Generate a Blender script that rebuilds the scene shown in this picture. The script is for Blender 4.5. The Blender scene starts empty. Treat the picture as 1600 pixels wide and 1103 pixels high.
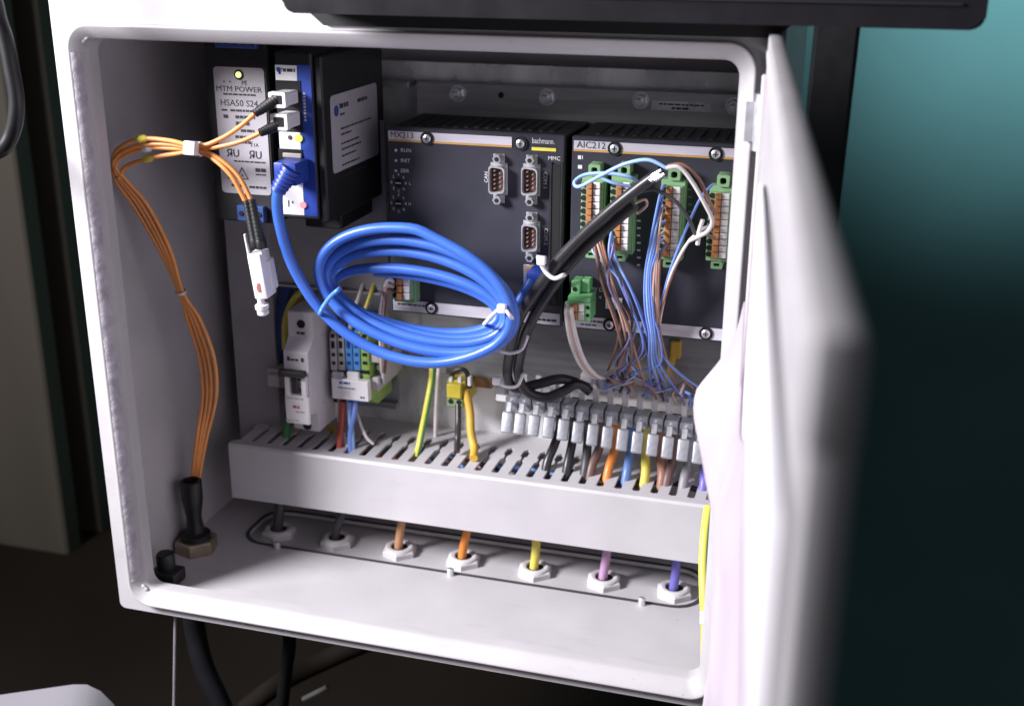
import bpy, bmesh, math, random
from mathutils import Vector, Matrix
random.seed(7)
R = math.radians
S = bpy.context.scene
C = S.collection

# ---------------------------------------------------------------- camera, world, lamps, exposure
FPX = 1872.65
CAM = Vector((0.23932675, -0.59006717, 0.4183751))
RT = Vector((0.96062572, 0.27780174, 0.00494102))
UP = Vector((-0.09716455, 0.31922387, 0.94268509))
FW = Vector((-0.26030227, 0.90604764, -0.33364714))
cd = bpy.data.cameras.new('camera')
cam = bpy.data.objects.new('camera', cd); C.objects.link(cam)
m = Matrix((RT, UP, -FW)).transposed().to_4x4(); m.translation = CAM
cam.matrix_world = m
cd.sensor_width = 36; cd.lens = FPX / 1600 * 36
cd.clip_start = 0.01; cd.clip_end = 50
cd.dof.use_dof = True; cd.dof.focus_distance = 0.70; cd.dof.aperture_fstop = 8
S.camera = cam

w = bpy.data.worlds.new('World'); S.world = w; w.use_nodes = True
w.node_tree.nodes['Background'].inputs[0].default_value = (0.62, 0.61, 0.67, 1)
w.node_tree.nodes['Background'].inputs[1].default_value = 0.15

def area(name, loc, target, size, power, col, shape='DISK', spread=180):
    l = bpy.data.lights.new(name, 'AREA'); l.shape = shape; l.size = size; l.energy = power; l.color = col
    l.spread = R(spread)
    o = bpy.data.objects.new(name, l); C.objects.link(o); o.location = loc
    o.rotation_euler = (Vector(target) - Vector(loc)).to_track_quat('-Z', 'Y').to_euler()
    return o
area('key_lamp', (-0.72, -0.52, 0.68), (0.05, 0.08, 0.17), 0.32, 15.3, (0.98, 0.955, 1.0), 'DISK', 125)
sp = bpy.data.lights.new('wall_lamp', 'SPOT'); sp.energy = 74; sp.color = (0.80, 0.94, 1.0); sp.spot_size = R(44); sp.spot_blend = 0.5; sp.shadow_soft_size = 0.12
so = bpy.data.objects.new('wall_lamp', sp); C.objects.link(so); so.location = (0.55, 0.55, 0.95)
so.rotation_euler = (Vector((0.47, 1.3, 0.506)) - so.location).to_track_quat('-Z', 'Y').to_euler()

S.view_settings.view_transform = 'Standard'; S.view_settings.look = 'None'
S.view_settings.exposure = 0.0; S.view_settings.gamma = 1.0
S.cycles.max_bounces = 8

# ---------------------------------------------------------------- helpers
def P(px, py, Y):
    d = FW + RT * ((px - 800) / FPX) - UP * ((py - 551.5) / FPX)
    return CAM + d * ((Y - CAM.y) / d.y)
def PZ(px, py, Z):
    d = FW + RT * ((px - 800) / FPX) - UP * ((py - 551.5) / FPX)
    return CAM + d * ((Z - CAM.z) / d.z)
def PX(px, py, X):
    d = FW + RT * ((px - 800) / FPX) - UP * ((py - 551.5) / FPX)
    return CAM + d * ((X - CAM.x) / d.x)

MATS = {}
def mat(name, col, rough=0.5, metal=0.0, var=0.06, scale=60, bump=0.0, bscale=400, coat=0.0, trans=0.0, emit=0.0, stretch=None, spec=0.5, rvar=0.1, specks=0.0):
    m = bpy.data.materials.new(name); m.use_nodes = True
    nt = m.node_tree; b = nt.nodes['Principled BSDF']
    b.inputs['Metallic'].default_value = metal
    b.inputs['Coat Weight'].default_value = coat
    b.inputs['Transmission Weight'].default_value = trans
    b.inputs['Specular IOR Level'].default_value = spec
    tc = nt.nodes.new('ShaderNodeTexCoord')
    src = tc.outputs['Object']
    if stretch:
        mp = nt.nodes.new('ShaderNodeMapping'); mp.inputs['Scale'].default_value = stretch
        nt.links.new(src, mp.inputs[0]); src = mp.outputs[0]
    n = nt.nodes.new('ShaderNodeTexNoise'); n.inputs['Scale'].default_value = scale; n.inputs['Detail'].default_value = 5
    nt.links.new(src, n.inputs['Vector'])
    cr = nt.nodes.new('ShaderNodeValToRGB')
    lo = [max(0, c * (1 - var * 2)) for c in col]; hi = [min(1, c * (1 + var * 2)) for c in col]
    cr.color_ramp.elements[0].color = (*lo, 1); cr.color_ramp.elements[1].color = (*hi, 1)
    cr.color_ramp.elements[0].position = 0.3; cr.color_ramp.elements[1].position = 0.7
    nt.links.new(n.outputs['Fac'], cr.inputs[0]); nt.links.new(cr.outputs[0], b.inputs['Base Color'])
    mr = nt.nodes.new('ShaderNodeMapRange'); mr.inputs[3].default_value = max(0.02, rough - rvar); mr.inputs[4].default_value = min(1, rough + rvar)
    nt.links.new(n.outputs['Fac'], mr.inputs[0]); nt.links.new(mr.outputs[0], b.inputs['Roughness'])
    if bump:
        n2 = nt.nodes.new('ShaderNodeTexNoise'); n2.inputs['Scale'].default_value = bscale; n2.inputs['Detail'].default_value = 3
        nt.links.new(src, n2.inputs['Vector'])
        bp = nt.nodes.new('ShaderNodeBump'); bp.inputs['Strength'].default_value = bump; bp.inputs['Distance'].default_value = 0.0006
        nt.links.new(n2.outputs['Fac'], bp.inputs['Height']); nt.links.new(bp.outputs[0], b.inputs['Normal'])
    if specks:
        n3 = nt.nodes.new('ShaderNodeTexNoise'); n3.inputs['Scale'].default_value = 320; n3.inputs['Detail'].default_value = 2
        nt.links.new(tc.outputs['Object'], n3.inputs['Vector'])
        r3 = nt.nodes.new('ShaderNodeValToRGB'); r3.color_ramp.elements[0].position = 0.70; r3.color_ramp.elements[1].position = 0.76
        nt.links.new(n3.outputs['Fac'], r3.inputs[0])
        mp3 = nt.nodes.new('ShaderNodeMapping'); mp3.inputs['Scale'].default_value = (14, 90, 60); mp3.inputs['Rotation'].default_value = (0.2, 0.3, 0.5)
        nt.links.new(tc.outputs['Object'], mp3.inputs[0])
        n4 = nt.nodes.new('ShaderNodeTexNoise'); n4.inputs['Scale'].default_value = 1.6; n4.inputs['Detail'].default_value = 6
        nt.links.new(mp3.outputs[0], n4.inputs['Vector'])
        r4 = nt.nodes.new('ShaderNodeValToRGB'); r4.color_ramp.elements[0].position = 0.60; r4.color_ramp.elements[1].position = 0.72
        nt.links.new(n4.outputs['Fac'], r4.inputs[0])
        ad = nt.nodes.new('ShaderNodeMath'); ad.operation = 'MULTIPLY_ADD'; ad.inputs[1].default_value = 0.35; ad.use_clamp = True
        nt.links.new(r4.outputs[0], ad.inputs[0]); nt.links.new(r3.outputs[0], ad.inputs[2])
        sc_ = nt.nodes.new('ShaderNodeMath'); sc_.operation = 'MULTIPLY'; sc_.inputs[1].default_value = specks; nt.links.new(ad.outputs[0], sc_.inputs[0])
        mx = nt.nodes.new('ShaderNodeMix'); mx.data_type = 'RGBA'; mx.inputs[7].default_value = (0.16, 0.15, 0.15, 1)
        nt.links.new(sc_.outputs[0], mx.inputs[0]); nt.links.new(cr.outputs[0], mx.inputs[6]); nt.links.new(mx.outputs[2], b.inputs['Base Color'])
    if emit:
        b.inputs['Emission Color'].default_value = (*col, 1); b.inputs['Emission Strength'].default_value = emit
    MATS[name] = m
    return m

paint = mat('grey_powder_paint', (0.47, 0.455, 0.47), 0.48, var=0.03, scale=25, bump=0.12, bscale=900, specks=0.30)
gasket_m = mat('gasket_foam', (0.50, 0.47, 0.52), 0.8, var=0.10, scale=160, bump=0.5, bscale=420)
galv = mat('galvanised_steel', (0.86, 0.85, 0.87), 0.28, metal=0.28, var=0.26, scale=20, bump=1.0, bscale=26, rvar=0.17, stretch=(1.6, 1, 0.7))
galv_dull = mat('dull_bracket_steel', (0.36, 0.35, 0.37), 0.5, metal=0.35, var=0.05, scale=30)
alu = mat('aluminium_rail', (0.42, 0.42, 0.43), 0.42, metal=0.8, var=0.08, scale=20, stretch=(1, 12, 12))
chrome = mat('bright_zinc', (0.74, 0.74, 0.78), 0.34, metal=0.75, var=0.08, scale=150, rvar=0.1)
clampm = mat('zinc_clamp', (0.44, 0.45, 0.49), 0.42, metal=0.6, var=0.1, scale=200)
brass = mat('nickel_brass', (0.36, 0.30, 0.22), 0.42, metal=0.8, var=0.1, scale=80)
black = mat('black_plastic', (0.012, 0.012, 0.014), 0.5, var=0.1, scale=80, bump=0.05, bscale=1200)
psu_black = mat('black_housing', (0.010, 0.010, 0.012), 0.6, var=0.1, scale=60)
mod_body = mat('module_housing', (0.016, 0.016, 0.018), 0.5, var=0.1, scale=60)
anthr = mat('anthracite_front', (0.034, 0.034, 0.048), 0.42, var=0.05, scale=30, bump=0.05, bscale=1500)
hole = mat('dark_hole', (0.006, 0.006, 0.007), 0.8)
silver = mat('silver_strip', (0.62, 0.59, 0.66), 0.4, metal=0.12, var=0.04, scale=40, stretch=(1, 8, 8))
orange_l = mat('orange_line', (0.52, 0.29, 0.09), 0.5)
white_t = mat('white_print', (0.66, 0.66, 0.68), 0.6)
dark_t = mat('dark_print', (0.035, 0.032, 0.04), 0.6)
red_t = mat('red_print', (0.42, 0.13, 0.11), 0.6)
yellow_t = mat('yellow_print', (0.74, 0.64, 0.08), 0.6)
label_g = mat('grey_label', (0.44, 0.42, 0.455), 0.5, var=0.03)
label_w = mat('white_label', (0.80, 0.79, 0.80), 0.5, var=0.02)
blue_p = mat('blue_plastic', (0.018, 0.055, 0.34), 0.42, var=0.05)
blue_d = mat('dark_blue_plastic', (0.03, 0.075, 0.26), 0.5)
cable_b = mat('blue_cable', (0.048, 0.145, 0.56), 0.38, var=0.05, scale=40, bump=0.04, bscale=300, coat=0.15)
cable_k = mat('black_cable', (0.028, 0.027, 0.030), 0.36, var=0.1, scale=60, bump=0.05, bscale=500)
navy = mat('navy_cable', (0.02, 0.05, 0.20), 0.45)
orange_c = mat('orange_fibre', (0.82, 0.33, 0.10), 0.38, var=0.05)
grn = mat('green_plastic', (0.21, 0.37, 0.19), 0.42, var=0.04)
grn_d = mat('dull_green_plastic', (0.12, 0.24, 0.12), 0.45, var=0.04)
lev_o = mat('orange_lever', (0.42, 0.18, 0.07), 0.45, var=0.08, scale=300)
mark_w = mat('white_marker', (0.68, 0.66, 0.66), 0.5, var=0.04, scale=200)
grey_p = mat('grey_plastic', (0.50, 0.48, 0.49), 0.45, var=0.03)
lgrey_p = mat('light_grey_plastic', (0.60, 0.57, 0.60), 0.45, var=0.03)
duct_m = mat('grey_duct_pvc', (0.50, 0.485, 0.505), 0.42, var=0.03, scale=25, bump=0.04, bscale=900, specks=0.22)
white_p = mat('white_plastic', (0.78, 0.76, 0.77), 0.4, var=0.02)
gland_w = mat('gland_white', (0.60, 0.58, 0.59), 0.45, var=0.06, scale=90)
seal_g = mat('dark_grey_seal', (0.05, 0.048, 0.05), 0.6)
beige_p = mat('beige_plastic', (0.60, 0.55, 0.50), 0.4, var=0.02)
blue_t = mat('light_blue_terminal', (0.10, 0.33, 0.72), 0.45)
gy_t = mat('green_yellow_terminal', (0.28, 0.45, 0.10), 0.45)
dsub_in = mat('brown_insulator', (0.05, 0.018, 0.014), 0.5)
pin_m = mat('pale_gold_pin', (0.75, 0.6, 0.5), 0.3, metal=0.6)
W = dict(
    brown=mat('brown_wire', (0.30, 0.15, 0.11), 0.42), blue=mat('blue_wire', (0.16, 0.27, 0.70), 0.4),
    lblue=mat('pale_blue_wire', (0.30, 0.48, 0.86), 0.4), white=mat('white_wire', (0.70, 0.66, 0.66), 0.4),
    pink=mat('dusty_pink_wire', (0.55, 0.38, 0.33), 0.4), violet=mat('violet_wire', (0.16, 0.14, 0.50), 0.4),
    dviolet=mat('dull_violet_wire', (0.22, 0.20, 0.42), 0.4), orange=mat('orange_cable', (0.72, 0.24, 0.04), 0.4),
    yellow=mat('yellow_cable', (0.68, 0.58, 0.10), 0.42), lilac=mat('lilac_cable', (0.48, 0.28, 0.46), 0.4),
    tan=mat('tan_cable', (0.50, 0.26, 0.13), 0.4), grey=mat('grey_cable', (0.27, 0.26, 0.28), 0.45),
    dbrown=mat('dark_brown_cable', (0.16, 0.095, 0.085), 0.45), red=mat('red_wire', (0.42, 0.07, 0.05), 0.4),
    green=mat('green_wire', (0.03, 0.20, 0.05), 0.4), dgrey=mat('charcoal_cable', (0.055, 0.055, 0.06), 0.45),
    amber=mat('amber_tape', (0.68, 0.42, 0.06), 0.45), black=cable_k, gblue=mat('steel_blue_cable', (0.12, 0.22, 0.52), 0.4))
gyel = bpy.data.materials.new('green_yellow_wire'); gyel.use_nodes = True
def _gy():
    nt = gyel.node_tree; b = nt.nodes['Principled BSDF']; b.inputs['Roughness'].default_value = 0.42
    g = nt.nodes.new('ShaderNodeNewGeometry')
    sx = nt.nodes.new('ShaderNodeSeparateXYZ'); nt.links.new(g.outputs['Normal'], sx.inputs[0])
    # the green stripe runs along one side of the insulation (an attribute written per face)
    at = nt.nodes.new('ShaderNodeAttribute'); at.attribute_name = 'stripe'
    mx = nt.nodes.new('ShaderNodeMix'); mx.data_type = 'RGBA'
    mx.inputs[6].default_value = (0.70, 0.66, 0.10, 1); mx.inputs[7].default_value = (0.12, 0.34, 0.09, 1)
    nt.links.new(at.outputs['Fac'], mx.inputs[0]); nt.links.new(mx.outputs[2], b.inputs['Base Color'])
_gy()
tie_w = mat('white_nylon', (0.78, 0.75, 0.78), 0.35, var=0.02)
tie_b = mat('blue_nylon', (0.10, 0.26, 0.72), 0.35)
paper_m = mat('white_paper', (0.82, 0.80, 0.84), 0.6, var=0.02, scale=8)
pink_m = mat('pinkish_film', (0.55, 0.48, 0.55), 0.45, var=0.06, scale=14, bump=0.3, bscale=30)
teal = mat('teal_wall_paint', (0.085, 0.225, 0.232), 0.7, var=0.05, scale=3)
dkgreen = mat('dark_green_paint', (0.045, 0.14, 0.122), 0.7, var=0.1, scale=4)
brownw = mat('brown_panel', (0.056, 0.048, 0.036), 0.7, var=0.1, scale=3, stretch=(3, 3, 0.5))
brownd = mat('dark_brown_floor', (0.010, 0.007, 0.005), 0.8, var=0.15, scale=4, spec=0.1)
rubber = mat('black_rubber', (0.010, 0.010, 0.011), 0.4)
screen_b = mat('black_bezel', (0.014, 0.013, 0.016), 0.30, var=0.05)
led_y = mat('lit_led', (0.80, 0.85, 0.35), 0.4, emit=1.0)
led_g = mat('yellow_lamp', (0.70, 0.75, 0.10), 0.4, emit=0.6)
led_r = mat('red_lamp', (0.9, 0.25, 0.28), 0.4, emit=0.6)

def box(bm, a, b, bev=0.0, seg=1, mtx=None):
    t = bmesh.new(); bmesh.ops.create_cube(t, size=1)
    lo = [min(a[i], b[i]) for i in range(3)]; hi = [max(a[i], b[i]) for i in range(3)]
    for v in t.verts: v.co = Vector([lo[i] + (v.co[i] + 0.5) * (hi[i] - lo[i]) for i in range(3)])
    if bev: bmesh.ops.bevel(t, geom=list(t.edges), offset=bev, segments=seg, affect='EDGES', profile=0.5)
    merge(bm, t, mtx)
def merge(bm, t, mtx=None):
    if mtx is not None: t.transform(mtx)
    me = bpy.data.meshes.new('tmp'); t.to_mesh(me); t.free(); bm.from_mesh(me); bpy.data.meshes.remove(me)
def frame_of(d):
    d = d.normalized(); u = d.cross(Vector((0, 0, 1)))
    if u.length < 1e-4: u = Vector((1, 0, 0))
    u.normalize(); return u, u.cross(d).normalized()
def tube(bm, pts, r, n=10, closed=False, cap=True, rf=None):
    pts = [Vector(p) for p in pts]; N = len(pts); rings = []; u = None
    for i, p in enumerate(pts):
        if closed: d = pts[(i + 1) % N] - pts[i - 1]
        else: d = pts[min(i + 1, N - 1)] - pts[max(i - 1, 0)]
        d.normalize()
        if u is None: u, v = frame_of(d)
        else:
            u = (u - d * u.dot(d)); u.normalize(); v = d.cross(u) * -1
            v = u.cross(d)
        rr = rf(i / (N - 1)) * r if rf else r
        rings.append([bm.verts.new(p + (u * math.cos(2 * math.pi * k / n) + v * math.sin(2 * math.pi * k / n)) * rr) for k in range(n)])
    M_ = N if closed else N - 1
    for i in range(M_):
        A, B = rings[i], rings[(i + 1) % N]
        for k in range(n): bm.faces.new((A[k], A[(k + 1) % n], B[(k + 1) % n], B[k]))
    if cap and not closed:
        bm.faces.new(rings[0]); bm.faces.new(rings[-1])
def cyl(bm, p0, p1, r0, r1=None, n=16):
    p0, p1 = Vector(p0), Vector(p1); r1 = r0 if r1 is None else r1
    u, v = frame_of(p1 - p0)
    A = [bm.verts.new(p0 + (u * math.cos(2 * math.pi * k / n) + v * math.sin(2 * math.pi * k / n)) * r0) for k in range(n)]
    B = [bm.verts.new(p1 + (u * math.cos(2 * math.pi * k / n) + v * math.sin(2 * math.pi * k / n)) * r1) for k in range(n)]
    for k in range(n): bm.faces.new((A[k], A[(k + 1) % n], B[(k + 1) % n], B[k]))
    bm.faces.new(A); bm.faces.new(B)
def lathe(bm, p0, axis, prof, n=20, rot=0):
    axis = Vector(axis).normalized(); u, v = frame_of(axis); rings = []
    for h, r in prof:
        rings.append([bm.verts.new(Vector(p0) + axis * h + (u * math.cos(rot + 2 * math.pi * k / n) + v * math.sin(rot + 2 * math.pi * k / n)) * r) for k in range(n)])
    for A, B in zip(rings, rings[1:]):
        for k in range(n): bm.faces.new((A[k], A[(k + 1) % n], B[(k + 1) % n], B[k]))
    bm.faces.new(rings[0]); bm.faces.new(rings[-1])
def prism(bm, poly, ax, a, b, bev=0.0):
    t = bmesh.new()
    def mk(p, q):
        return {'x': (q, p[0], p[1]), 'y': (p[0], q, p[1]), 'z': (p[0], p[1], q)}[ax]
    A = [t.verts.new(mk(p, a)) for p in poly]; B = [t.verts.new(mk(p, b)) for p in poly]; n = len(poly)
    for k in range(n): t.faces.new((A[k], A[(k + 1) % n], B[(k + 1) % n], B[k]))
    t.faces.new(A); t.faces.new(B)
    if bev: bmesh.ops.bevel(t, geom=list(t.edges), offset=bev, segments=1, affect='EDGES')
    merge(bm, t)
def rrect(x0, x1, z0, z1, r, n=5):
    o = []
    for cx, cz, s in ((x1 - r, z1 - r, 0), (x0 + r, z1 - r, 90), (x0 + r, z0 + r, 180), (x1 - r, z0 + r, 270)):
        for k in range(n + 1):
            a = R(s + 90 * k / n); o.append((cx + r * math.cos(a), cz + r * math.sin(a)))
    return o
def holed(bm, outer, holes, ax, a, b):
    """plate with through holes: outline and hole loops in the plane, extruded from a to b"""
    def mk(p, q): return Vector({'x': (q, p[0], p[1]), 'y': (p[0], q, p[1]), 'z': (p[0], p[1], q)}[ax])
    for q in (a, b):
        t = bmesh.new(); es = []
        for lp in [outer] + holes:
            vs = [t.verts.new(mk(p, q)) for p in lp]
            es += [t.edges.new((vs[i], vs[(i + 1) % len(vs)])) for i in range(len(vs))]
        bmesh.ops.triangle_fill(t, use_beauty=True, edges=es)
        merge(bm, t)
    for lp in [outer] + holes:
        A = [bm.verts.new(mk(p, a)) for p in lp]; B = [bm.verts.new(mk(p, b)) for p in lp]; n = len(lp)
        for k in range(n): bm.faces.new((A[k], A[(k + 1) % n], B[(k + 1) % n], B[k]))
    bmesh.ops.remove_doubles(bm, verts=bm.verts, dist=1e-6)
def spline(pts, k=6, closed=False):
    pts = [Vector(p) for p in pts]; o = []; N = len(pts)
    for i in range(N if closed else N - 1):
        if closed: a, b, c, d = pts[i - 1], pts[i], pts[(i + 1) % N], pts[(i + 2) % N]
        else: a, b, c, d = pts[max(i - 1, 0)], pts[i], pts[i + 1], pts[min(i + 2, N - 1)]
        for j in range(k):
            t = j / k
            o.append(0.5 * ((2 * b) + (c - a) * t + (2 * a - 5 * b + 4 * c - d) * t * t + (3 * b - a - 3 * c + d) * t ** 3))
    if not closed: o.append(pts[-1])
    return o

def set_tag(o, label, cat, group=None):
    o['label'] = label; o['category'] = cat
    if group: o['group'] = group
    return o
def thing(name, label, cat, loc=(0, 0, 0), group=None):
    o = bpy.data.objects.new(name, None); o.empty_display_size = 0.01; C.objects.link(o); o.location = loc
    return set_tag(o, label, cat, group)
def base_of(o):
    v = Vector((0, 0, 0))
    while o: v += o.location; o = o.parent
    return v
def obj(name, bm, mt, parent=None, ang=35, label=None):
    bmesh.ops.recalc_face_normals(bm, faces=bm.faces)
    me = bpy.data.meshes.new(name); bm.to_mesh(me); bm.free()
    me.shade_smooth(); me.set_sharp_from_angle(angle=R(ang))
    return link(name, me, mt, parent, label)
def link(name, me, mt, parent=None, label=None):
    if mt and not me.materials: me.materials.append(mt)
    o = bpy.data.objects.new(name, me); C.objects.link(o)
    if parent:
        o.parent = parent
        o.matrix_parent_inverse = Matrix.Translation(-root_loc(parent))
    if label: o['label'] = label
    return o
def root_loc(o):
    while o.parent: o = o.parent
    return o.location.copy()
# parts are built in world coordinates; only top-level things carry a location
def fix_parent(o, parent):
    o.parent = parent
    o.matrix_parent_inverse = Matrix.Translation(-parent.location) if parent.parent is None else Matrix.Identity(4)
def link(name, me, mt, parent=None, label=None):
    if mt and not me.materials: me.materials.append(mt)
    o = bpy.data.objects.new(name, me); C.objects.link(o)
    if parent: fix_parent(o, parent)
    if label: o['label'] = label
    return o
def dup(root, delta, label=None, group=None):
    r = root.copy(); C.objects.link(r); r.location = root.location + Vector(delta)
    if label: r['label'] = label
    if group: r['group'] = group
    for ch in list(root.children):
        c = ch.copy(); C.objects.link(c); c.parent = r; c.matrix_parent_inverse = Matrix.Translation(-root.location)
        for g in ch.children:
            d = g.copy(); C.objects.link(d); d.parent = c
    return r
def struct(name, bm, mt):
    o = obj(name, bm, mt); o['kind'] = 'structure'; return o
BM = bmesh.new

def text(name, s, size, loc, mt, parent, face='front', ax='CENTER', ay='CENTER', sx=1.0, ex=0.00006, roll=0, bold=0.0):
    cu = bpy.data.curves.new('txt', 'FONT'); cu.body = s; cu.size = size; cu.align_x = ax; cu.align_y = ay; cu.extrude = ex
    cu.resolution_u = 2; cu.offset = size * bold if bold else 0
    t = bpy.data.objects.new('txt', cu); C.objects.link(t)
    bpy.context.view_layer.update()
    me = bpy.data.meshes.new_from_object(t.evaluated_get(bpy.context.evaluated_depsgraph_get()))
    bpy.data.objects.remove(t); bpy.data.curves.remove(cu)
    rot = {'front': Matrix.Rotation(R(90), 4, 'X'), 'right': Matrix.Rotation(R(90), 4, 'Z') @ Matrix.Rotation(R(90), 4, 'X')}[face]
    me.transform(Matrix.Translation(loc) @ rot @ Matrix.Rotation(R(roll), 4, 'Z') @ Matrix.Diagonal((sx, 1, 1, 1)))
    return link(name, me, mt, parent)
def strokes(name, rows, Y, mt, parent, ex=0.00012):
    """unreadable small print: short flat dashes; rows of (x0, x1, z, height)"""
    bm = BM()
    for x0, x1, z, h in rows:
        x = x0
        while x < x1 - 1e-6:
            e = min(x1, x + random.uniform(0.0015, 0.004)); box(bm, (x, Y, z - h / 2), (e, Y - ex, z + h / 2)); x = e + 0.0006
    return obj(name, bm, mt, parent)

RAD = {}
def wire(name, label, cat, pts, r, mt, group=None, n=8, k=6, raw=False, stripe=False):
    ps = pts if raw else [P(*p) for p in pts]
    bm = BM(); sp_ = spline(ps, k); tube(bm, sp_, r, n)
    o = obj(name, bm, mt, ang=60)
    if stripe:
        at = o.data.attributes.new('stripe', 'FLOAT', 'FACE')
        for i, f in enumerate(o.data.polygons): at.data[i].value = 1.0 if f.normal.x > 0.5 else 0.0
    return set_tag(o, label, cat, group)

# ---------------------------------------------------------------- enclosure
LO = 0.19; HT = 0.368; LI = 0.181
WX = 0.2005
cab = thing('electrical_cabinet', 'open light grey steel control cabinet full of wiring', 'cabinet', (0, 0.1, 0))
bm = BM()                                                        # shell walls
box(bm, (-WX - 0.0015, 0.008, -0.008), (-WX, 0.205, 0.386))
box(bm, (WX, 0.008, -0.008), (WX + 0.0015, 0.205, 0.386))
box(bm, (-WX, 0.008, 0.3845), (WX, 0.205, 0.386))
box(bm, (-WX, 0.2035, 0.0), (WX, 0.205, 0.3845))
obj('shell', bm, paint, cab)
# floor with the long rounded opening of the gland plate
gp0, gp1, gy0, gy1 = -0.163, 0.168, 0.0985, 0.150
bm = BM()
holed(bm, [(-WX, 0.008), (WX, 0.008), (WX, 0.205), (-WX, 0.205)], [rrect(gp0, gp1, gy0, gy1, 0.018)], 'z', -0.003, 0.0)
obj('floor_sheet', bm, paint, cab)
# front flange behind the lip
bm = BM()
holed(bm, rrect(-WX - 0.0015, WX + 0.0015, -0.008, 0.43, 0.004), [rrect(-LI - 0.0045, LI + 0.0045, 0.0045, 0.3635, 0.010)], 'y', 0.0062, 0.008)
obj('front_flange', bm, paint, cab)
# protruding lip round the opening: channel, rounded corners
bm = BM()
def ring(inset, Y, rr): return [(x, Y, z) for x, z in rrect(-LO + inset, LO - inset, inset, HT - inset, rr, 8)]
secs = [ring(0, 0.0062, 0.014), ring(0, 0.0012, 0.014), ring(0.0004, 0.0002, 0.0137), ring(0.0010, 0.0, 0.0133), ring(0.0018, 0.0004, 0.0128), ring(0.0080, 0.0068, 0.0085), ring(0.0088, 0.0080, 0.008), ring(0.009, 0.0095, 0.0078), ring(0.009, 0.017, 0.0078), ring(0.0075, 0.017, 0.007), ring(0.0075, 0.010, 0.007)]
prev = None
for s_ in secs:
    cur = [bm.verts.new(p) for p in s_]
    if prev:
        for k in range(len(cur)): bm.faces.new((prev[k], prev[(k + 1) % len(cur)], cur[(k + 1) % len(cur)], cur[k]))
    prev = cur
obj('opening_lip', bm, paint, cab, ang=50)
# foam seal laid in the left lip, worn and ragged
bm = BM()
zs = [0.016 + i * 0.0021 for i in range(161)]
prevr = None
for i, z in enumerate(zs):
    x0 = -0.1884 + random.uniform(-0.0001, 0.0001); x1 = -0.1826 + random.uniform(-0.0002, 0.0002); y = -0.0003 - random.uniform(0, 0.0004)
    sl = lambda x: (x + 0.1884) * 1.03 + 0.0004
    rr = [bm.verts.new((x_, sl(x_) + dy_, z)) for x_, dy_ in ((x0, 0.0004), (x0 + 0.001, y), ((x0 + x1) / 2, y - random.uniform(-0.0002, 0.0003)), (x1 - 0.001, y), (x1, 0.0004))]
    if prevr:
        for k in range(4): bm.faces.new((prevr[k], prevr[k + 1], rr[k + 1], rr[k]))
    prevr = rr
obj('seal_strip', bm, gasket_m, cab, ang=60)
# weld bead blobs in the lip corners
for (x, z) in ((-0.183, 0.3615), (-0.1835, 0.0085)):
    bm = BM()
    for _ in range(7):
        c = Vector((x + random.uniform(-0.003, 0.003), 0.0055, z + random.uniform(-0.003, 0.003)))
        t = bmesh.new(); bmesh.ops.create_uvsphere(t, u_segments=8, v_segments=6, radius=random.uniform(0.0016, 0.0026)); merge(bm, t, Matrix.Translation(c) @ Matrix.Diagonal((1.2, 0.5, 1, 1)))
    obj('corner_sealant', bm, paint, cab, ang=80)
# mounting plate, rail, brackets
bm = BM(); box(bm, (-0.162, 0.175, 0.05), (0.190, 0.177, 0.335), 0.0004)
plate = obj('mounting_plate', bm, galv, cab)
# hinge pin
bm = BM(); cyl(bm, (0.1935, -0.002, 0.318), (0.1935, -0.002, 0.345), 0.0032, n=14); box(bm, (0.186, -0.002, 0.322), (0.1935, 0.005, 0.341), 0.0004)
obj('hinge', bm, chrome, cab)
# gland plate lying below the opening
bm = BM(); box(bm, (gp0 - 0.012, gy0 - 0.01, -0.0075), (gp1 + 0.012, gy1 + 0.01, -0.0055))
obj('gland_plate', bm, paint, cab)
bm = BM(); holed(bm, rrect(gp0 - 0.0016, gp1 + 0.0016, gy0 - 0.0016, gy1 + 0.0016, 0.0185), [rrect(gp0 + 0.0008, gp1 - 0.0006, gy0 + 0.0006, gy1 - 0.0006, 0.0175)], 'z', 0.0, 0.0007)
obj('gland_seal', bm, seal_g, cab)
# two-sided steel bracket on the left, window open to the rail behind
by = 0.142
bl = P(350, 345, by).x; br = P(428, 500, by).x; bz0 = P(375, 690, by).z
bm = BM()
box(bm, (bl, by, bz0), (br, by + 0.0015, 0.30), 0.0003)
box(bm, (br, by + 0.0002, P(430, 440, by).z), (P(607, 430, by).x, by + 0.0015, 0.30))
box(bm, (br - 0.0015, by + 0.0015, bz0), (br, 0.175, P(430, 440, by).z))
box(bm, (br, by - 0.004, P(430, 441, by).z - 0.0015), (P(607, 430, by).x, 0.175, P(430, 441, by).z))
obj('bracket', bm, galv_dull, cab)

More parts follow.
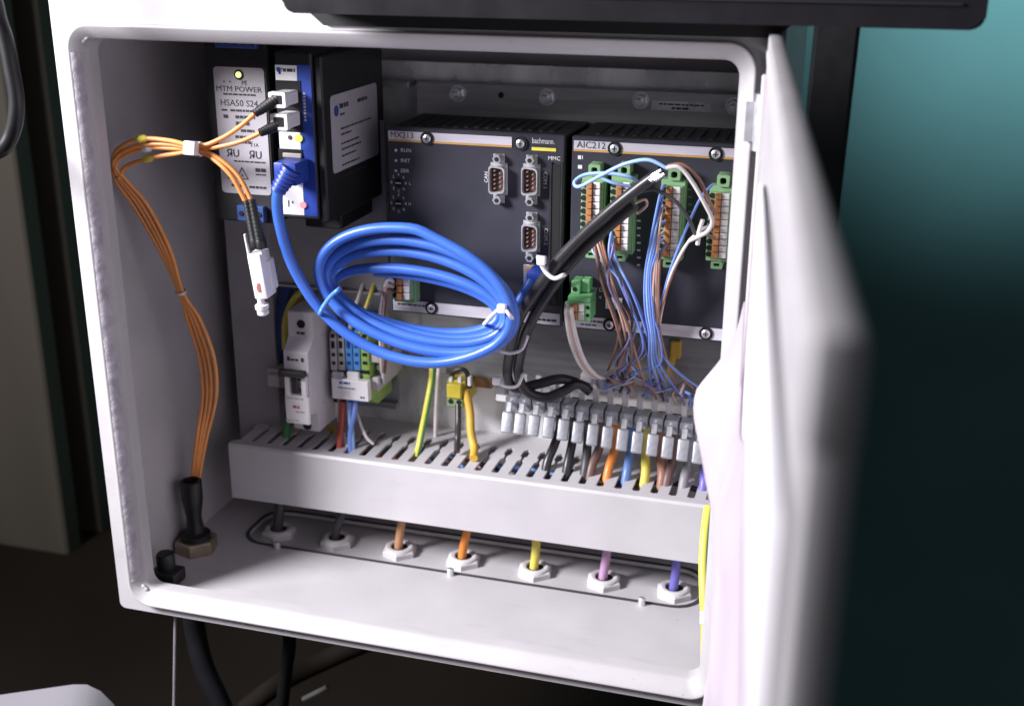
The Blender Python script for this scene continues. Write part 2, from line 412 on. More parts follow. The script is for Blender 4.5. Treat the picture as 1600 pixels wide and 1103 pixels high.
# door: swung out past square towards the viewer
hx, ha = 0.1944, 0.0930
DL = 0.45; DT = 0.0064
dd = Vector((math.sin(ha), -math.cos(ha), 0)); dn = Vector((math.cos(ha), math.sin(ha), 0))
DM = Matrix((dd, dn, Vector((0, 0, 1)))).transposed().to_4x4(); DM.translation = Vector((hx, -0.004, 0.0))
bm = BM()
z0, z1 = -0.004, 0.3738
box(bm, (0.012, DT - 0.0018, z0 + 0.012), (DL - 0.012, DT - 0.0004, z1 - 0.012), 0.0, 1, DM)
box(bm, (0.0, 0, z1 - 0.016), (DL, DT, z1), 0.0014, 2, DM)
box(bm, (0.0, 0, z0), (DL, DT, z0 + 0.016), 0.0014, 2, DM)
box(bm, (DL - 0.016, 0.0002, z0 + 0.0145), (DL - 0.0002, DT - 0.0002, z1 - 0.0145), 0.0014, 2, DM)
box(bm, (0.0002, 0.0002, z0 + 0.0145), (0.016, DT - 0.0002, z1 - 0.0145), 0.0014, 2, DM)
door = obj('door', bm, paint, cab)
bm = BM()
box(bm, (0.0165, 0.0010, z0 + 0.0165), (DL - 0.0165, DT - 0.002, z1 - 0.0165), 0.0003, 1, DM)
g = obj('inner_skin', bm, paint, door)
for a_, b_ in (((0.014, -0.0018, 0.012), (0.020, 0.003, 0.356)), ((0.0205, -0.0006, 0.3635), (DL - 0.02, 0.002, 0.3675))):
    bm = BM(); box(bm, a_, b_, 0.0008, 1, DM); obj('door_seal', bm, lgrey_p, door)

# papers hung on the inside of the door
def sheet(nm, label, cat, fn, nu, nv, mt, th=0.0012):
    bm = BM(); V = [[bm.verts.new(DM @ Vector(fn(i / nu, j / nv))) for j in range(nv + 1)] for i in range(nu + 1)]
    for i in range(nu):
        for j in range(nv): bm.faces.new((V[i][j], V[i + 1][j], V[i + 1][j + 1], V[i][j + 1]))
    bmesh.ops.recalc_face_normals(bm, faces=bm.faces)
    bmesh.ops.solidify(bm, geom=list(bm.faces), thickness=th)
    o = obj(nm, bm, mt, ang=60); return set_tag(o, label, cat)
def paper_fn(u, v):
    x = 0.085 + 0.345 * u; zt = 0.338 - 0.02 * (1 - u) ** 5
    z = 0.06 + (zt - 0.06) * v
    return (x, -0.0004 - 0.0006 * math.sin(math.pi * u) * (0.4 + 0.6 * v), z)
sheet('document_sheet', 'bright white paper sheet pinned inside the open door', 'paper', paper_fn, 16, 12, paper_m, 0.0004)
def pouch_fn(u, v):
    x = 0.026 + 0.40 * u; zt = 0.250 - 0.032 * math.sin(math.pi * min(1, 2.0 * u)) + 0.03 * u
    z = 0.012 + (zt - 0.012) * v
    fade = min(1, (1 - v) / 0.12)
    bulge = 0.0016 + 0.0042 * fade * (1 - 0.6 * u)
    bulge += 0.0165 * math.exp(-((z - 0.197) / 0.026) ** 2) * math.exp(-(u / 0.20) ** 2) * min(1, (1 - v) / 0.2) ** 0.8
    bulge += (0.0010 * math.sin(9 * u + 5 * v + 1) + 0.0007 * math.sin(26 * v + 9 * u) + 0.0006 * math.sin(40 * u - 14 * v)) * (1 - 0.7 * u) * fade
    bulge += 0.0016 * (abs(math.sin(7 * u + 9 * v)) ** 0.5 - 0.7) * (1 - 0.6 * u) * fade + 0.0011 * (abs(math.sin(15 * v - 6 * u + 0.7)) ** 0.5 - 0.7) * fade * (1 - 0.6 * u)
    return (x, -bulge, z)
sheet('document_pouch', 'crumpled pale pink document pouch bulging from the door inside', 'pouch', pouch_fn, 56, 56, pink_m)

# ---------------------------------------------------------------- rail and bolts at the back
bm = BM()
rx0 = P(650, 130, 0.164).x; rzt = P(900, 140, 0.164).z + 0.001
box(bm, (rx0, 0.164, 0.12), (0.192, 0.1748, rzt), 0.0005); 
rail = obj('mounting_rail', bm, alu, cab)
bm = BM(); box(bm, (P(1018, 168, 0.164).x, 0.1636, P(1018, 172, 0.164).z), (P(1110, 170, 0.164).x, 0.1642, P(1018, 157, 0.164).z), 0.0001)
obj('rating_plate', bm, galv, rail)
strokes('plate_print', [(P(1030, 160, .1635).x, P(1100, 160, .1635).x, P(1060, 164, .1635).z, 0.0009), (P(1050, 160, .1635).x, P(1078, 160, .1635).x, P(1060, 170, .1635).z, 0.0012)], 0.1636, dark_t, rail)
bm = BM(); pz = P(783, 149, 0.164); cyl(bm, pz, pz - Vector((0, 0.0005, 0)), 0.0019, n=12); obj('drill_hole', bm, hole, rail)
# short rail stub left of it
bm = BM(); a = P(597, 127, 0.16); b = P(640, 137, 0.16); box(bm, (a.x, 0.158, b.z), (b.x, 0.1749, a.z), 0.0004)
obj('rail_stub', bm, alu, cab)
def bolt(c, label, grp='bolts along the back rail'):
    t = thing('bolt', label, 'bolt', c, grp)
    bm = BM(); lathe(bm, c, (0, -1, 0), [(0, 0.0055), (0.0008, 0.0055), (0.0008, 0.0052)], 20); obj('washer', bm, chrome, t)
    bm = BM(); lathe(bm, c, (0, -1, 0), [(0.0008, 0.0042), (0.004, 0.0042), (0.0045, 0.0038)], 6, 0.4); obj('nut', bm, chrome, t)
    bm = BM(); cyl(bm, Vector(c) - Vector((0, 0.0045, 0)), Vector(c) - Vector((0, 0.013, 0)), 0.0022, 0.002, 10); obj('stud', bm, chrome, t)
    return t
b0 = P(716, 146, 0.1637)
bt = bolt(b0, 'zinc bolt on the back rail above the first black module')
dup(bt, P(855, 152, 0.1637) - b0, 'zinc bolt on the back rail above the yellow bar logo')
dup(bt, P(1001, 157, 0.1637) - b0, 'zinc bolt on the back rail left of the small rating plate')
dup(bt, P(1147, 166, 0.1637) - b0, 'zinc bolt on the back rail by the right lip')

# ---------------------------------------------------------------- controller modules
MY = 0.100
def recess_screw(x, z, par):
    bm = BM(); cyl(bm, (x, MY - 0.0006, z), (x, MY - 0.0012, z), 0.0042, n=18); s = obj('screw', bm, hole, par)
    bm = BM(); lathe(bm, (x, MY - 0.001, z), (0, -1, 0), [(0, 0.0026), (0.001, 0.0026), (0.0014, 0.0020)], 14); obj('screw_head', bm, chrome, s)
    bm = BM(); box(bm, (x - 0.0016, MY - 0.0025, z - 0.0003), (x + 0.0016, MY - 0.0023, z + 0.0003)); box(bm, (x - 0.0003, MY - 0.00255, z - 0.0016), (x + 0.0003, MY - 0.00235, z + 0.0016)); obj('screw_slot', bm, hole, s)
def module(label, x0, x1, zb, zt):
    t = thing('controller_module', label, 'controller', ((x0 + x1) / 2, 0.13, zb), 'black controller modules on the back rail')
    bm = BM(); box(bm, (x0, MY + 0.004, zb + 0.001), (x1, 0.1638, zt - 0.001), 0.0008)
    for i in range(14):                                            # cooling slits on top
        xx = x0 + 0.012 + i * (x1 - x0 - 0.024) / 13; box(bm, (xx - 0.0012, MY + 0.016, zt - 0.0012), (xx + 0.0012, 0.155, zt - 0.0004))
    obj('housing', bm, mod_body, t)
    bm = BM(); box(bm, (x0, MY, zb), (x1, MY + 0.0042, zt), 0.0007); obj('front_panel', bm, anthr, t)
    return t
m1x0, m1x1 = P(604, 205, MY).x, P(879, 400, MY).x
m2x0, m2x1 = P(890, 400, MY).x, 0.1985
mzt = 0.3035; mzb = 0.1845
M1 = module('black controller module with serial ports and the yellow bar logo', m1x0, m1x1, mzb, mzt)
M2 = module('black controller module with four tall wired plugs', m2x0, m2x1, mzb, mzt)
fy = MY - 0.0001
def strip(par, xa, xb, za, zb_, mt, nm='label_strip', y=0.0004):
    bm = BM(); box(bm, (xa, fy, za), (xb, fy - y, zb_)); return obj(nm, bm, mt, par)
strip(M1, m1x0 + 0.0012, P(800, 230, MY).x, mzt - 0.0075, mzt - 0.0025, silver); strip(M1, m1x0 + 0.0012, P(800, 230, MY).x, mzt - 0.0088, mzt - 0.0075, orange_l, 'orange_band')
strip(M2, m2x0 + 0.0012, m2x1 - 0.001, mzt - 0.0075, mzt - 0.0025, silver); strip(M2, m2x0 + 0.0012, m2x1 - 0.001, mzt - 0.0088, mzt - 0.0075, orange_l, 'orange_band')
strip(M1, m1x0 + 0.0012, m1x1 - 0.001, mzb + 0.0012, mzb + 0.0085, silver); strip(M2, m2x0 + 0.0012, m2x1 - 0.001, mzb + 0.0012, mzb + 0.0085, silver)
for px, py in ((668, 216), (814, 225)): recess_screw(P(px, py, MY).x, mzt - 0.006, M1)
recess_screw(P(675, 482, MY).x, mzb + 0.005, M1)
for px, py in ((961, 232), (1119, 242)): recess_screw(P(px, py, MY).x, mzt - 0.006, M2)
for px in (953, 1104): recess_screw(P(px, 510, MY).x, mzb + 0.005, M2)
ty = MY - 0.0006
text('lettering', 'MX213', 0.0052, (m1x0 + 0.0025, ty, mzt - 0.005), dark_t, M1, ax='LEFT')
text('lettering', 'AIC212', 0.0056, (m2x0 + 0.003, ty, mzt - 0.005), dark_t, M2, ax='LEFT')
ty2 = MY - 0.0002
for s_, py in (('RUN', 235), ('INIT', 251), ('ERR', 267)):
    p = P(626, py, MY); text('lettering', s_, 0.0034, (p.x, ty2, p.z), white_t, M1, ax='LEFT')
    q = P(619, py, MY); bm = BM(); cyl(bm, (q.x, ty2, q.z), (q.x, ty2 - 0.0004, q.z), 0.0009, n=10); obj('status_lamp', bm, white_t if s_ == 'RUN' else grey_p, M1)
for cy, tail in ((286, 'L'), (318, 'H')):
    c0 = P(623, cy, MY)
    bm = BM(); cyl(bm, (c0.x, ty2 + 0.0002, c0.z), (c0.x, ty2 - 0.0006, c0.z), 0.0028, n=16); sw = obj('rotary_switch', bm, hole, M1)
    bm = BM(); box(bm, (c0.x - 0.0018, ty2 - 0.0009, c0.z - 0.0004), (c0.x + 0.0018, ty2 - 0.0005, c0.z + 0.0004)); obj('switch_slot', bm, grey_p, sw)
    for k, ch in enumerate('468ACE02'):
        an = R(90 - 45 * k); text('lettering', ch, 0.0026, (c0.x + 0.0048 * math.cos(an), ty2, c0.z + 0.0052 * math.sin(an)), white_t, sw)
    text('lettering', tail, 0.0026, (c0.x + 0.0074, ty2, c0.z), white_t, sw)
p = P(849, 221, MY); text('lettering', 'bachmann.', 0.0048, (p.x, ty2, p.z), white_t, M1, sx=0.68)
strip(M1, P(831, 234, MY).x, P(869, 234, MY).x, P(850, 236, MY).z, P(850, 231, MY).z, yellow_t, 'logo_bar')
p = P(866, 248, MY); text('lettering', 'MMC', 0.0034, (p.x, ty2, p.z), white_t, M1)
text('lettering', 'CAN', 0.0032, (P(760, 277, MY).x, ty2, P(760, 277, MY).z), white_t, M1, roll=90)
for s_, px, py in (('COM 1', 852, 282), ('COM 2', 853, 370)):
    p = P(px, py, MY); text('lettering', s_, 0.0034, (p.x, ty2, p.z), white_t, M1, roll=-90)
# card slot and side trim
a = P(863, 256, MY); b = P(876, 478, MY)
bm = BM(); box(bm, (a.x, fy, b.z), (b.x - 0.0012, fy - 0.0009, a.z), 0.0003); obj('card_slot', bm, hole, M1)
bm = BM(); box(bm, (a.x - 0.0012, fy, b.z), (a.x, fy - 0.0014, a.z + 0.001)); box(bm, (b.x - 0.0012, fy, b.z), (b.x, fy - 0.0014, a.z + 0.001)); obj('slot_trim', bm, mod_body, M1)
a = P(862, 440, MY)
strokes('small_print', [(P(842, 495, MY).x, P(870, 495, MY).x, mzb + 0.004, 0.0014)], MY - 0.0006, dark_t, M1)
strokes('small_print', [(P(622, 478, MY).x, P(664, 478, MY).x, mzb + 0.0058, 0.001)], MY - 0.0006, dark_t, M1)
strokes('small_print', [(m2x0 + 0.006, m2x0 + 0.022, mzb + 0.006, 0.0010), (m2x0 + 0.008, m2x0 + 0.018, mzb + 0.0035, 0.0008)], MY - 0.0006, dark_t, M2)
p = P(929, 452, MY); text('lettering', '24V DC', 0.0036, (p.x + 0.002, ty2, p.z), white_t, M2)
p = P(938, 465, MY); text('lettering', '+', 0.004, (p.x, ty2, p.z), white_t, M2)
strip(M2, P(946, 480, MY).x, P(972, 480, MY).x, P(950, 482, MY).z, P(950, 464, MY).z, label_w, 'white_tag')
for px, py in ((907, 246), (907, 261)):
    p = P(px, py, MY); strokes('small_print', [(p.x - 0.0015, p.x + 0.0015, p.z, 0.0022)], MY - 0.0002, white_t, M2)
for px in (998, 1078):
    for k in range(7):
        p = P(px, 345 + k * 11.5 - (60 if px > 1000 else 0) + 0, MY); strokes('small_print', [(p.x - 0.001, p.x + 0.0012, p.z, 0.001)], MY - 0.0002, grn_d if px > 1000 else white_t, M2)

# nine-pin sockets: shell, insulator, nine pins, two jack screws
def dsub(px, py, par):
    c = P(px, py, MY); x, z = c.x, c.z
    hw, hh = 0.0050, 0.0089
    def dpoly(s):
        return [(x - hw * s, z - hh * s), (x + hw * s, z - hh * s * 0.88), (x + hw * s, z + hh * s * 0.88), (x - hw * s, z + hh * s)]
    def rd(poly):
        o = []
        n = len(poly)
        for i in range(n):
            a_, b_, c_ = Vector(poly[i - 1]), Vector(poly[i]), Vector(poly[(i + 1) % n])
            p_ = b_ + (a_ - b_).normalized() * 0.0026; q_ = b_ + (c_ - b_).normalized() * 0.0026
            for k in range(5):
                t = k / 4; o.append(tuple((1 - t) ** 2 * p_ + 2 * t * (1 - t) * b_ + t * t * q_))
        return o
    bm = BM(); box(bm, (x - 0.0036, fy, z - 0.0150), (x + 0.0036, fy - 0.0006, z + 0.0150), 0.0003); box(bm, (x - 0.0054, fy, z - 0.0098), (x + 0.0054, fy - 0.0007, z + 0.0098), 0.0003)
    s = obj('serial_socket', bm, galv_dull, par)
    bm = BM(); holed(bm, rd(dpoly(1.0)), [rd(dpoly(0.87))], 'y', fy - 0.0006, fy - 0.0062); obj('socket_shell', bm, chrome, s)
    bm = BM(); prism(bm, rd(dpoly(0.86)), 'y', fy - 0.0009, fy - 0.0022); obj('insulator', bm, dsub_in, s)
    for col, n, dx in ((0, 5, -0.0017), (1, 4, 0.0017)):
        for i in range(n):
            zz = z + (2 - i - 0.5 * col) * 0.0027
            bm = BM(); cyl(bm, (x + dx, fy - 0.002, zz), (x + dx, fy - 0.0048, zz), 0.00055, 0.0004, 8); obj('pin', bm, pin_m, s)
    for dz in (-0.0125, 0.0125):
        bm = BM(); lathe(bm, (x, fy - 0.0006, z + dz), (0, -1, 0), [(0, 0.0030), (0.0042, 0.0030), (0.0050, 0.0026)], 6)
        j = obj('jack_screw', bm, chrome, s)
        bm = BM(); cyl(bm, (x, fy - 0.0052, z + dz), (x, fy - 0.0058, z + dz), 0.0014, n=10); obj('thread_hole', bm, hole, j)
dsub(780, 279, M1); dsub(831, 281, M1); dsub(831, 369, M1)
# network socket at the lower right of the first module, with a short blue plug
a = P(826, 418, MY); bm = BM(); box(bm, (a.x - 0.003, fy, a.z - 0.014), (a.x + 0.012, fy - 0.0012, a.z + 0.002), 0.0003); obj('network_socket', bm, chrome, M1)
bm = BM(); box(bm, (a.x - 0.0005, fy - 0.0005, a.z - 0.003), (a.x + 0.009, fy - 0.004, a.z + 0.0008), 0.0003); obj('socket_latch', bm, lev_o, M1)

# tall spring plugs on the second module
lev_me = mk_me = None
def plug(name, par, xl, zt_, n, pitch, Y0, wide, tab=True):
    """green pluggable connector: body, top tab, wire holes, levers and marker tiles one by one"""
    global lev_me, mk_me
    H = n * pitch
    bm = BM(); box(bm, (xl, MY - 0.0002, zt_ - H - 0.003), (xl + wide, Y0 + 0.003, zt_ + 0.003), 0.0004)
    box(bm, (xl + 0.0002, Y0 + 0.0031, zt_ - H), (xl + wide * 0.93, Y0, zt_), 0.0004)
    if tab:
        holed(bm, rrect(xl + wide * 0.28, xl + wide * 0.78, zt_ + 0.0031, zt_ + 0.0098, 0.0008, 2), [rrect(xl + wide * 0.40, xl + wide * 0.66, zt_ + 0.0045, zt_ + 0.0082, 0.0012, 3)], 'y', Y0 + 0.001, MY - 0.0002)
        holed(bm, rrect(xl + wide * 0.22, xl + wide * 0.7, zt_ - H - 0.0075, zt_ - H - 0.0031, 0.0008, 2), [rrect(xl + wide * 0.33, xl + wide * 0.58, zt_ - H - 0.006, zt_ - H - 0.0042, 0.0005, 2)], 'y', Y0 + 0.003, MY - 0.0002)
    b_ = obj(name, bm, grn, par)
    bm = BM()
    for i in range(n):
        z = zt_ - (i + 0.5) * pitch; cyl(bm, (xl + wide * 0.13, Y0 - 0.0001, z), (xl + wide * 0.13, Y0 - 0.0007, z), 0.0016, n=10)
    obj('wire_hole', bm, hole, b_)
    for i in range(n):
        z = zt_ - (i + 0.5) * pitch
        bm = BM(); box(bm, (xl + wide * 0.28, Y0 + 0.0004, z - pitch * 0.43), (xl + wide * 0.52, Y0 - 0.0028 - random.uniform(0, 0.0006), z + pitch * 0.43), 0.0003); obj('lever', bm, lev_o, b_)
        bm = BM(); box(bm, (xl + wide * 0.54, Y0 + 0.0004, z - pitch * 0.45), (xl + wide * 0.84, Y0 - 0.0014, z + pitch * 0.45), 0.0003); obj('marker', bm, mark_w, b_)
    return b_
PLY = 0.088
for (pl, pt, pb) in ((908, 283, 385), (954, 283, 390), (1032, 290, 400), (1108, 300, 402)):
    a = P(pl, pt, PLY); b = P(pl, pb, PLY)
    n = 10; plug('terminal_plug', M2, a.x, a.z, n, (a.z - b.z) / n, PLY, 0.0140)
# bright green two-pole plug low on the second module
a = P(885, 470, 0.084); b = P(884, 500, 0.084)
bm = BM(); box(bm, (a.x, MY - 0.0002, b.z), (a.x + 0.0150, 0.084, a.z), 0.0005)
box(bm, (a.x + 0.001, 0.0835, a.z + 0.0002), (a.x + 0.0148, MY - 0.0002, a.z + 0.0035), 0.0004)
box(bm, (a.x + 0.0018, 0.088, a.z + 0.0036), (a.x + 0.0072, MY - 0.0002, a.z + 0.0115), 0.0005)
box(bm, (a.x + 0.0073, 0.092, a.z + 0.0036), (a.x + 0.0125, MY - 0.0002, a.z + 0.0118), 0.0005)
pg = obj('power_plug', bm, mat('bright_green_plastic', (0.20, 0.52, 0.22), 0.42), M2)
bm = BM(); cyl(bm, (a.x + 0.0042, 0.0881, a.z + 0.0065), (a.x + 0.0042, 0.0874, a.z + 0.0065), 0.0014, n=12)
for dz in (0.35, 0.75): cyl(bm, (a.x + 0.0133, 0.0841, b.z + (a.z - b.z) * dz), (a.x + 0.0133, 0.0834, b.z + (a.z - b.z) * dz), 0.0011, n=10)
obj('test_hole', bm, hole, pg)
for dz in (0.28, 0.72):
    zc = b.z + (a.z - b.z) * dz; hh = (a.z - b.z) * 0.2
    bm = BM(); box(bm, (a.x + 0.0042, 0.0845, zc - hh), (a.x + 0.0072, 0.0815, zc + hh), 0.0003); obj('lever', bm, lev_o, pg)
    bm = BM(); box(bm, (a.x + 0.0076, 0.0845, zc - hh), (a.x + 0.0112, 0.0828, zc + hh), 0.0003); obj('marker', bm, mark_w, pg)
# green plug low on the first module
a = P(612, 432, 0.088); b = P(612, 466, 0.088)
plug('terminal_plug', M1, a.x, a.z, 3, (a.z - b.z) / 3, 0.088, 0.0145, tab=False)

# ---------------------------------------------------------------- power supply and gateway box
QY = 0.066
x0, x1 = P(326, 200, QY).x, P(424, 200, QY).x
zt_ = P(370, 50, QY).z; zb_ = P(370, 346, QY).z
psu = thing('power_supply', 'black power supply with grey print label and lit lamp', 'power supply', ((x0 + x1) / 2, 0.1, zb_))
bm = BM(); box(bm, (x0, QY, zb_), (x1, 0.141, zt_), 0.0012); obj('housing', bm, psu_black, psu)
la, lb = P(333, 104, QY), P(420, 303, QY)
bm = BM(); prism(bm, rrect(la.x, x1 - 0.0025, lb.z - 0.001, la.z, 0.0025), 'y', QY + 0.0002, QY - 0.0004); obj('label', bm, label_g, psu)
lc = (la.x + x1 - 0.0025) / 2; ly = QY - 0.0005
p = P(374, 117, QY); bm = BM(); cyl(bm, (p.x, ly, p.z), (p.x, ly - 0.0004, p.z), 0.0030, n=20); obj('lamp_rim', bm, hole, psu)
bm = BM(); t = bmesh.new(); bmesh.ops.create_uvsphere(t, u_segments=14, v_segments=8, radius=0.0019); merge(bm, t, Matrix.Translation((p.x, ly - 0.0006, p.z))); obj('lamp', bm, led_y, psu)
def pz(py): return P(374, py, QY).z
text('lettering', '+  +', 0.0034, (lc - 0.008, ly, pz(129)), dark_t, psu); text('lettering', 'PE', 0.0038, (lc + 0.0035, ly, pz(130)), dark_t, psu)
text('lettering', 'MTM POWER', 0.0046, (lc - 0.0005, ly, pz(140)), dark_t, psu, sx=1.12)
strokes('small_print', [(lc - 0.011, lc + 0.011, pz(148), 0.0010)], ly, dark_t, psu)
text('lettering', 'HSA50 S24', 0.0054, (lc - 0.001, ly, pz(162)), dark_t, psu, sx=1.02, bold=0.0)
strokes('small_print', [(lc - 0.013, lc - 0.009, pz(173), 0.0010), (lc - 0.007, lc + 0.010, pz(173), 0.0013), (lc - 0.012, lc - 0.009, pz(183), 0.002), (lc - 0.004, lc + 0.009, pz(183), 0.0018), (lc - 0.004, lc + 0.005, pz(193), 0.002), (lc - 0.001, lc + 0.008, pz(204), 0.0016), (lc - 0.005, lc + 0.003, pz(214), 0.0016), (lc - 0.003, lc + 0.006, pz(222), 0.0016)], ly, dark_t, psu)
p = P(365, 240, QY); text('lettering', 'ЯU', 0.0064, (p.x, ly, p.z), dark_t, psu, bold=0.02); p = P(400, 243, QY); text('lettering', 'ЯU', 0.0064, (p.x, ly, p.z), dark_t, psu, bold=0.02)
text('lettering', '3.1A', 0.0030, (P(398, 227, QY).x, ly, P(398, 227, QY).z), dark_t, psu)
strokes('small_print', [(lc - 0.007, lc + 0.014, pz(252), 0.0009), (lc + 0.002, lc + 0.014, pz(291), 0.0014), (lc - 0.012, lc - 0.008, pz(277), 0.0026), (lc - 0.010, lc - 0.002, pz(290), 0.0014), (lc + 0.007, lc + 0.014, pz(264), 0.0022), (lc + 0.007, lc + 0.014, pz(271), 0.0008)], ly, dark_t, psu)
p = P(379, 270, QY); bm = BM()
tri = [(p.x - 0.0042, p.z - 0.004), (p.x + 0.0042, p.z - 0.004), (p.x, p.z + 0.0036)]
holed(bm, tri, [[(p.x + (a_ - p.x) * 0.78, p.z + (b_ - p.z) * 0.78 - 0.0003) for a_, b_ in tri]], 'y', ly, ly - 0.0001); obj('approval_mark', bm, dark_t, psu)
text('lettering', 'A', 0.0030, (p.x, ly, p.z - 0.0018), dark_t, psu)
for py0, py1, pa, pb in ((56, 74, 341, 404), (322, 343, 376, 416)):
    a, b = P(pa, py1, QY), P(pb, py0, QY); bm = BM(); box(bm, (a.x, QY + 0.001, a.z), (b.x, QY - 0.004, b.z), 0.0005)
    tb = obj('terminal_row', bm, blue_d, psu)
    bm = BM(); n = 5 if pa == 341 else 3
    for i in range(n): cyl(bm, (a.x + (i + 0.5) / n * (b.x - a.x), QY - 0.0039, (a.z + b.z) / 2), (a.x + (i + 0.5) / n * (b.x - a.x), QY - 0.0046, (a.z + b.z) / 2), 0.0016, n=10)
    obj('screw_hole', bm, hole, tb)

GY = 0.055
gx0, gx1 = P(429, 110, GY).x, P(493, 200, GY).x - 0.0008
gzt = P(455, 82, GY).z; gzb = P(470, 342, GY).z
gw = thing('network_gateway', 'black gateway box with white and blue front panel beside the power supply', 'network device', ((gx0 + gx1) / 2, 0.1, gzb))
bm = BM(); box(bm, (gx0, GY, gzb), (gx1, 0.141, gzt), 0.001); obj('housing', bm, psu_black, gw)
# second, taller black body behind and right of it
bm = BM(); box(bm, (gx1 + 0.0003, GY + 0.002, gzb - 0.002), (gx1 + 0.0054, 0.150, gzt - 0.002), 0.001)
box(bm, (gx0 - 0.003, 0.09, gzb - 0.014), (gx1 - 0.001, 0.141, gzb - 0.0003), 0.001); obj('rear_housing', bm, psu_black, gw)
xw = P(464, 110, GY).x
bm = BM(); box(bm, (gx0 + 0.0006, GY + 0.0002, P(440, 334, GY).z), (xw, GY - 0.0005, P(445, 102, GY).z), 0.0001); obj('white_panel', bm, label_w, gw)
bm = BM(); box(bm, (xw + 0.0001, GY + 0.0002, P(460, 336, GY).z), (gx1 - 0.0004, GY - 0.0004, P(480, 102, GY).z), 0.0001); obj('blue_panel', bm, blue_p, gw)
gy = GY - 0.0006
p = P(436, 109, GY); bm = BM(); cyl(bm, (p.x, gy, p.z), (p.x, gy - 0.0001, p.z), 0.0015, n=14); box(bm, (p.x - 0.0002, gy, p.z - 0.0026), (p.x + 0.0013, gy - 0.0001, p.z - 0.0008)); obj('logo_mark', bm, blue_p, gw)
strokes('small_print', [(P(443, 109, GY).x, xw - 0.001, P(450, 110, GY).z, 0.0018)], gy, dark_t, gw)
strokes('small_print', [(xw + 0.003, gx1 - 0.0065, P(476, 122, GY).z, 0.0006)], gy + 0.0001, lgrey_p, gw)
text('lettering', 'T', 0.003, (P(441, 109, GY).x, gy, P(450, 110, GY).z), dark_t, gw)
bm = BM(); z = P(476, 145, GY).z
for i in range(9): box(bm, (gx1 - 0.0058, gy, z - i * 0.0019 - 0.0012), (gx1 - 0.0044, gy - 0.0001, z - i * 0.0019))
obj('small_print', bm, grey_p, gw)
for pa, pb, py0, py1 in ((436, 470, 127, 205), (438, 473, 234, 268)):          # port openings
    a, b = P(pa, py1, GY), P(pb, py0, GY); bm = BM(); box(bm, (a.x, GY - 0.0004, a.z), (b.x, GY - 0.0009, b.z)); obj('port_opening', bm, hole, gw)
p = P(456, 243, GY); bm = BM(); box(bm, (p.x - 0.005, GY - 0.0009, p.z - 0.0012), (p.x + 0.007, GY - 0.0022, p.z + 0.0016), 0.0004); obj('latch_tab', bm, beige_p, gw)
p = P(454, 215, GY); bm = BM(); cyl(bm, (p.x, gy, p.z), (p.x, gy - 0.0002, p.z), 0.0014, n=14); obj('reset_hole', bm, dark_t, gw)
p = P(468, 216, GY); bm = BM(); cyl(bm, (p.x, gy + 0.0002, p.z), (p.x, gy - 0.001, p.z), 0.0023, n=16); obj('indicator_lamp', bm, led_g, gw)
p = P(475, 320, GY); bm = BM(); cyl(bm, (p.x, gy + 0.0002, p.z), (p.x, gy - 0.001, p.z), 0.0020, n=16); obj('indicator_lamp', bm, led_r, gw)
strokes('small_print', [(P(451, 318, GY).x, P(452.5, 318, GY).x, P(452, 318, GY).z, 0.004), (P(457, 318, GY).x, P(459, 318, GY).x, P(458, 316, GY).z, 0.0014)], gy, dark_t, gw)
# print sheet on the right side of the gateway
sx = gx1 + 0.0056
a = PX(516, 160, sx); b = PX(588, 121, sx); zlo = PX(523, 272, sx).z
bm = BM(); prism(bm, rrect(max(a.y, 0.0), b.y, zlo, (a.z + b.z) / 2, 0.003), 'x', sx - 0.0004, sx); obj('side_label', bm, label_g, gw)
ytx = a.y
zz = (a.z + b.z) / 2
bm = BM(); X = sx + 0.0001
cyl(bm, (X - 0.0001, ytx + 0.008, zz - 0.0095), (X, ytx + 0.008, zz - 0.0095), 0.0034, n=14); obj('logo_mark', bm, blue_d, gw)
bm = BM()
def ln(y0, y1, z, h):
    y = y0
    while y < y1:
        e = min(y1, y + random.uniform(0.002, 0.006)); box(bm, (X - 0.0001, y, z - h / 2), (X, e, z + h / 2)); y = e + 0.0009
ln(ytx + 0.0135, ytx + 0.026, zz - 0.0075, 0.0028); ln(ytx + 0.0135, ytx + 0.020, zz - 0.0125, 0.0014); ln(ytx + 0.040, ytx + 0.056, zz - 0.0075, 0.0022)
L_ = b.y - a.y
for dz, fr in ((0.021, 0.88), (0.0245, 0.3), (0.030, 0.5), (0.0335, 0.55), (0.0375, 0.4), (0.043, 0.5), (0.0465, 0.35), (0.050, 0.7)): ln(ytx + 0.0135, ytx + 0.0135 + (L_ - 0.018) * fr, zz - dz, 0.0011)
obj('small_print', bm, dark_t, gw)
text('lettering', 'T', 0.0042, (X, ytx + 0.0125, zz - 0.0075), dark_t, gw, face='right')

# ---------------------------------------------------------------- orange fibre cords
fib = 'orange fibre cords'
def fpts(off, tail):
    base = [(303 + off * 3, 765, 0.088), (314 + off * 4.5, 690, 0.083 + off * .001), (327 + off * 6.5, 620, 0.077), (323 + off * 7, 560, 0.071 - off * .001), (303 + off * 6, 500, 0.065), (283 + off * 1.6, 457, 0.060), (258 + off * 5, 392, 0.053), (222 + off * 7, 325, 0.045), (190 + off * 5, 283, 0.038)]
    return base + tail
turns = [
    [(177, 248, 0.032), (190, 229, 0.030), (222, 217, 0.029), (265, 220, 0.029), (309, 229, 0.030)],
    [(178, 258, 0.033), (187, 240, 0.031), (222, 227, 0.031), (265, 226, 0.031), (309, 233, 0.032)],
    [(180, 265, 0.034), (190, 245, 0.033), (230, 232, 0.033), (270, 232, 0.032), (309, 237, 0.033)],
    [(186, 276, 0.036), (198, 260, 0.036), (232, 248, 0.035), (270, 241, 0.034), (309, 236, 0.031)]]
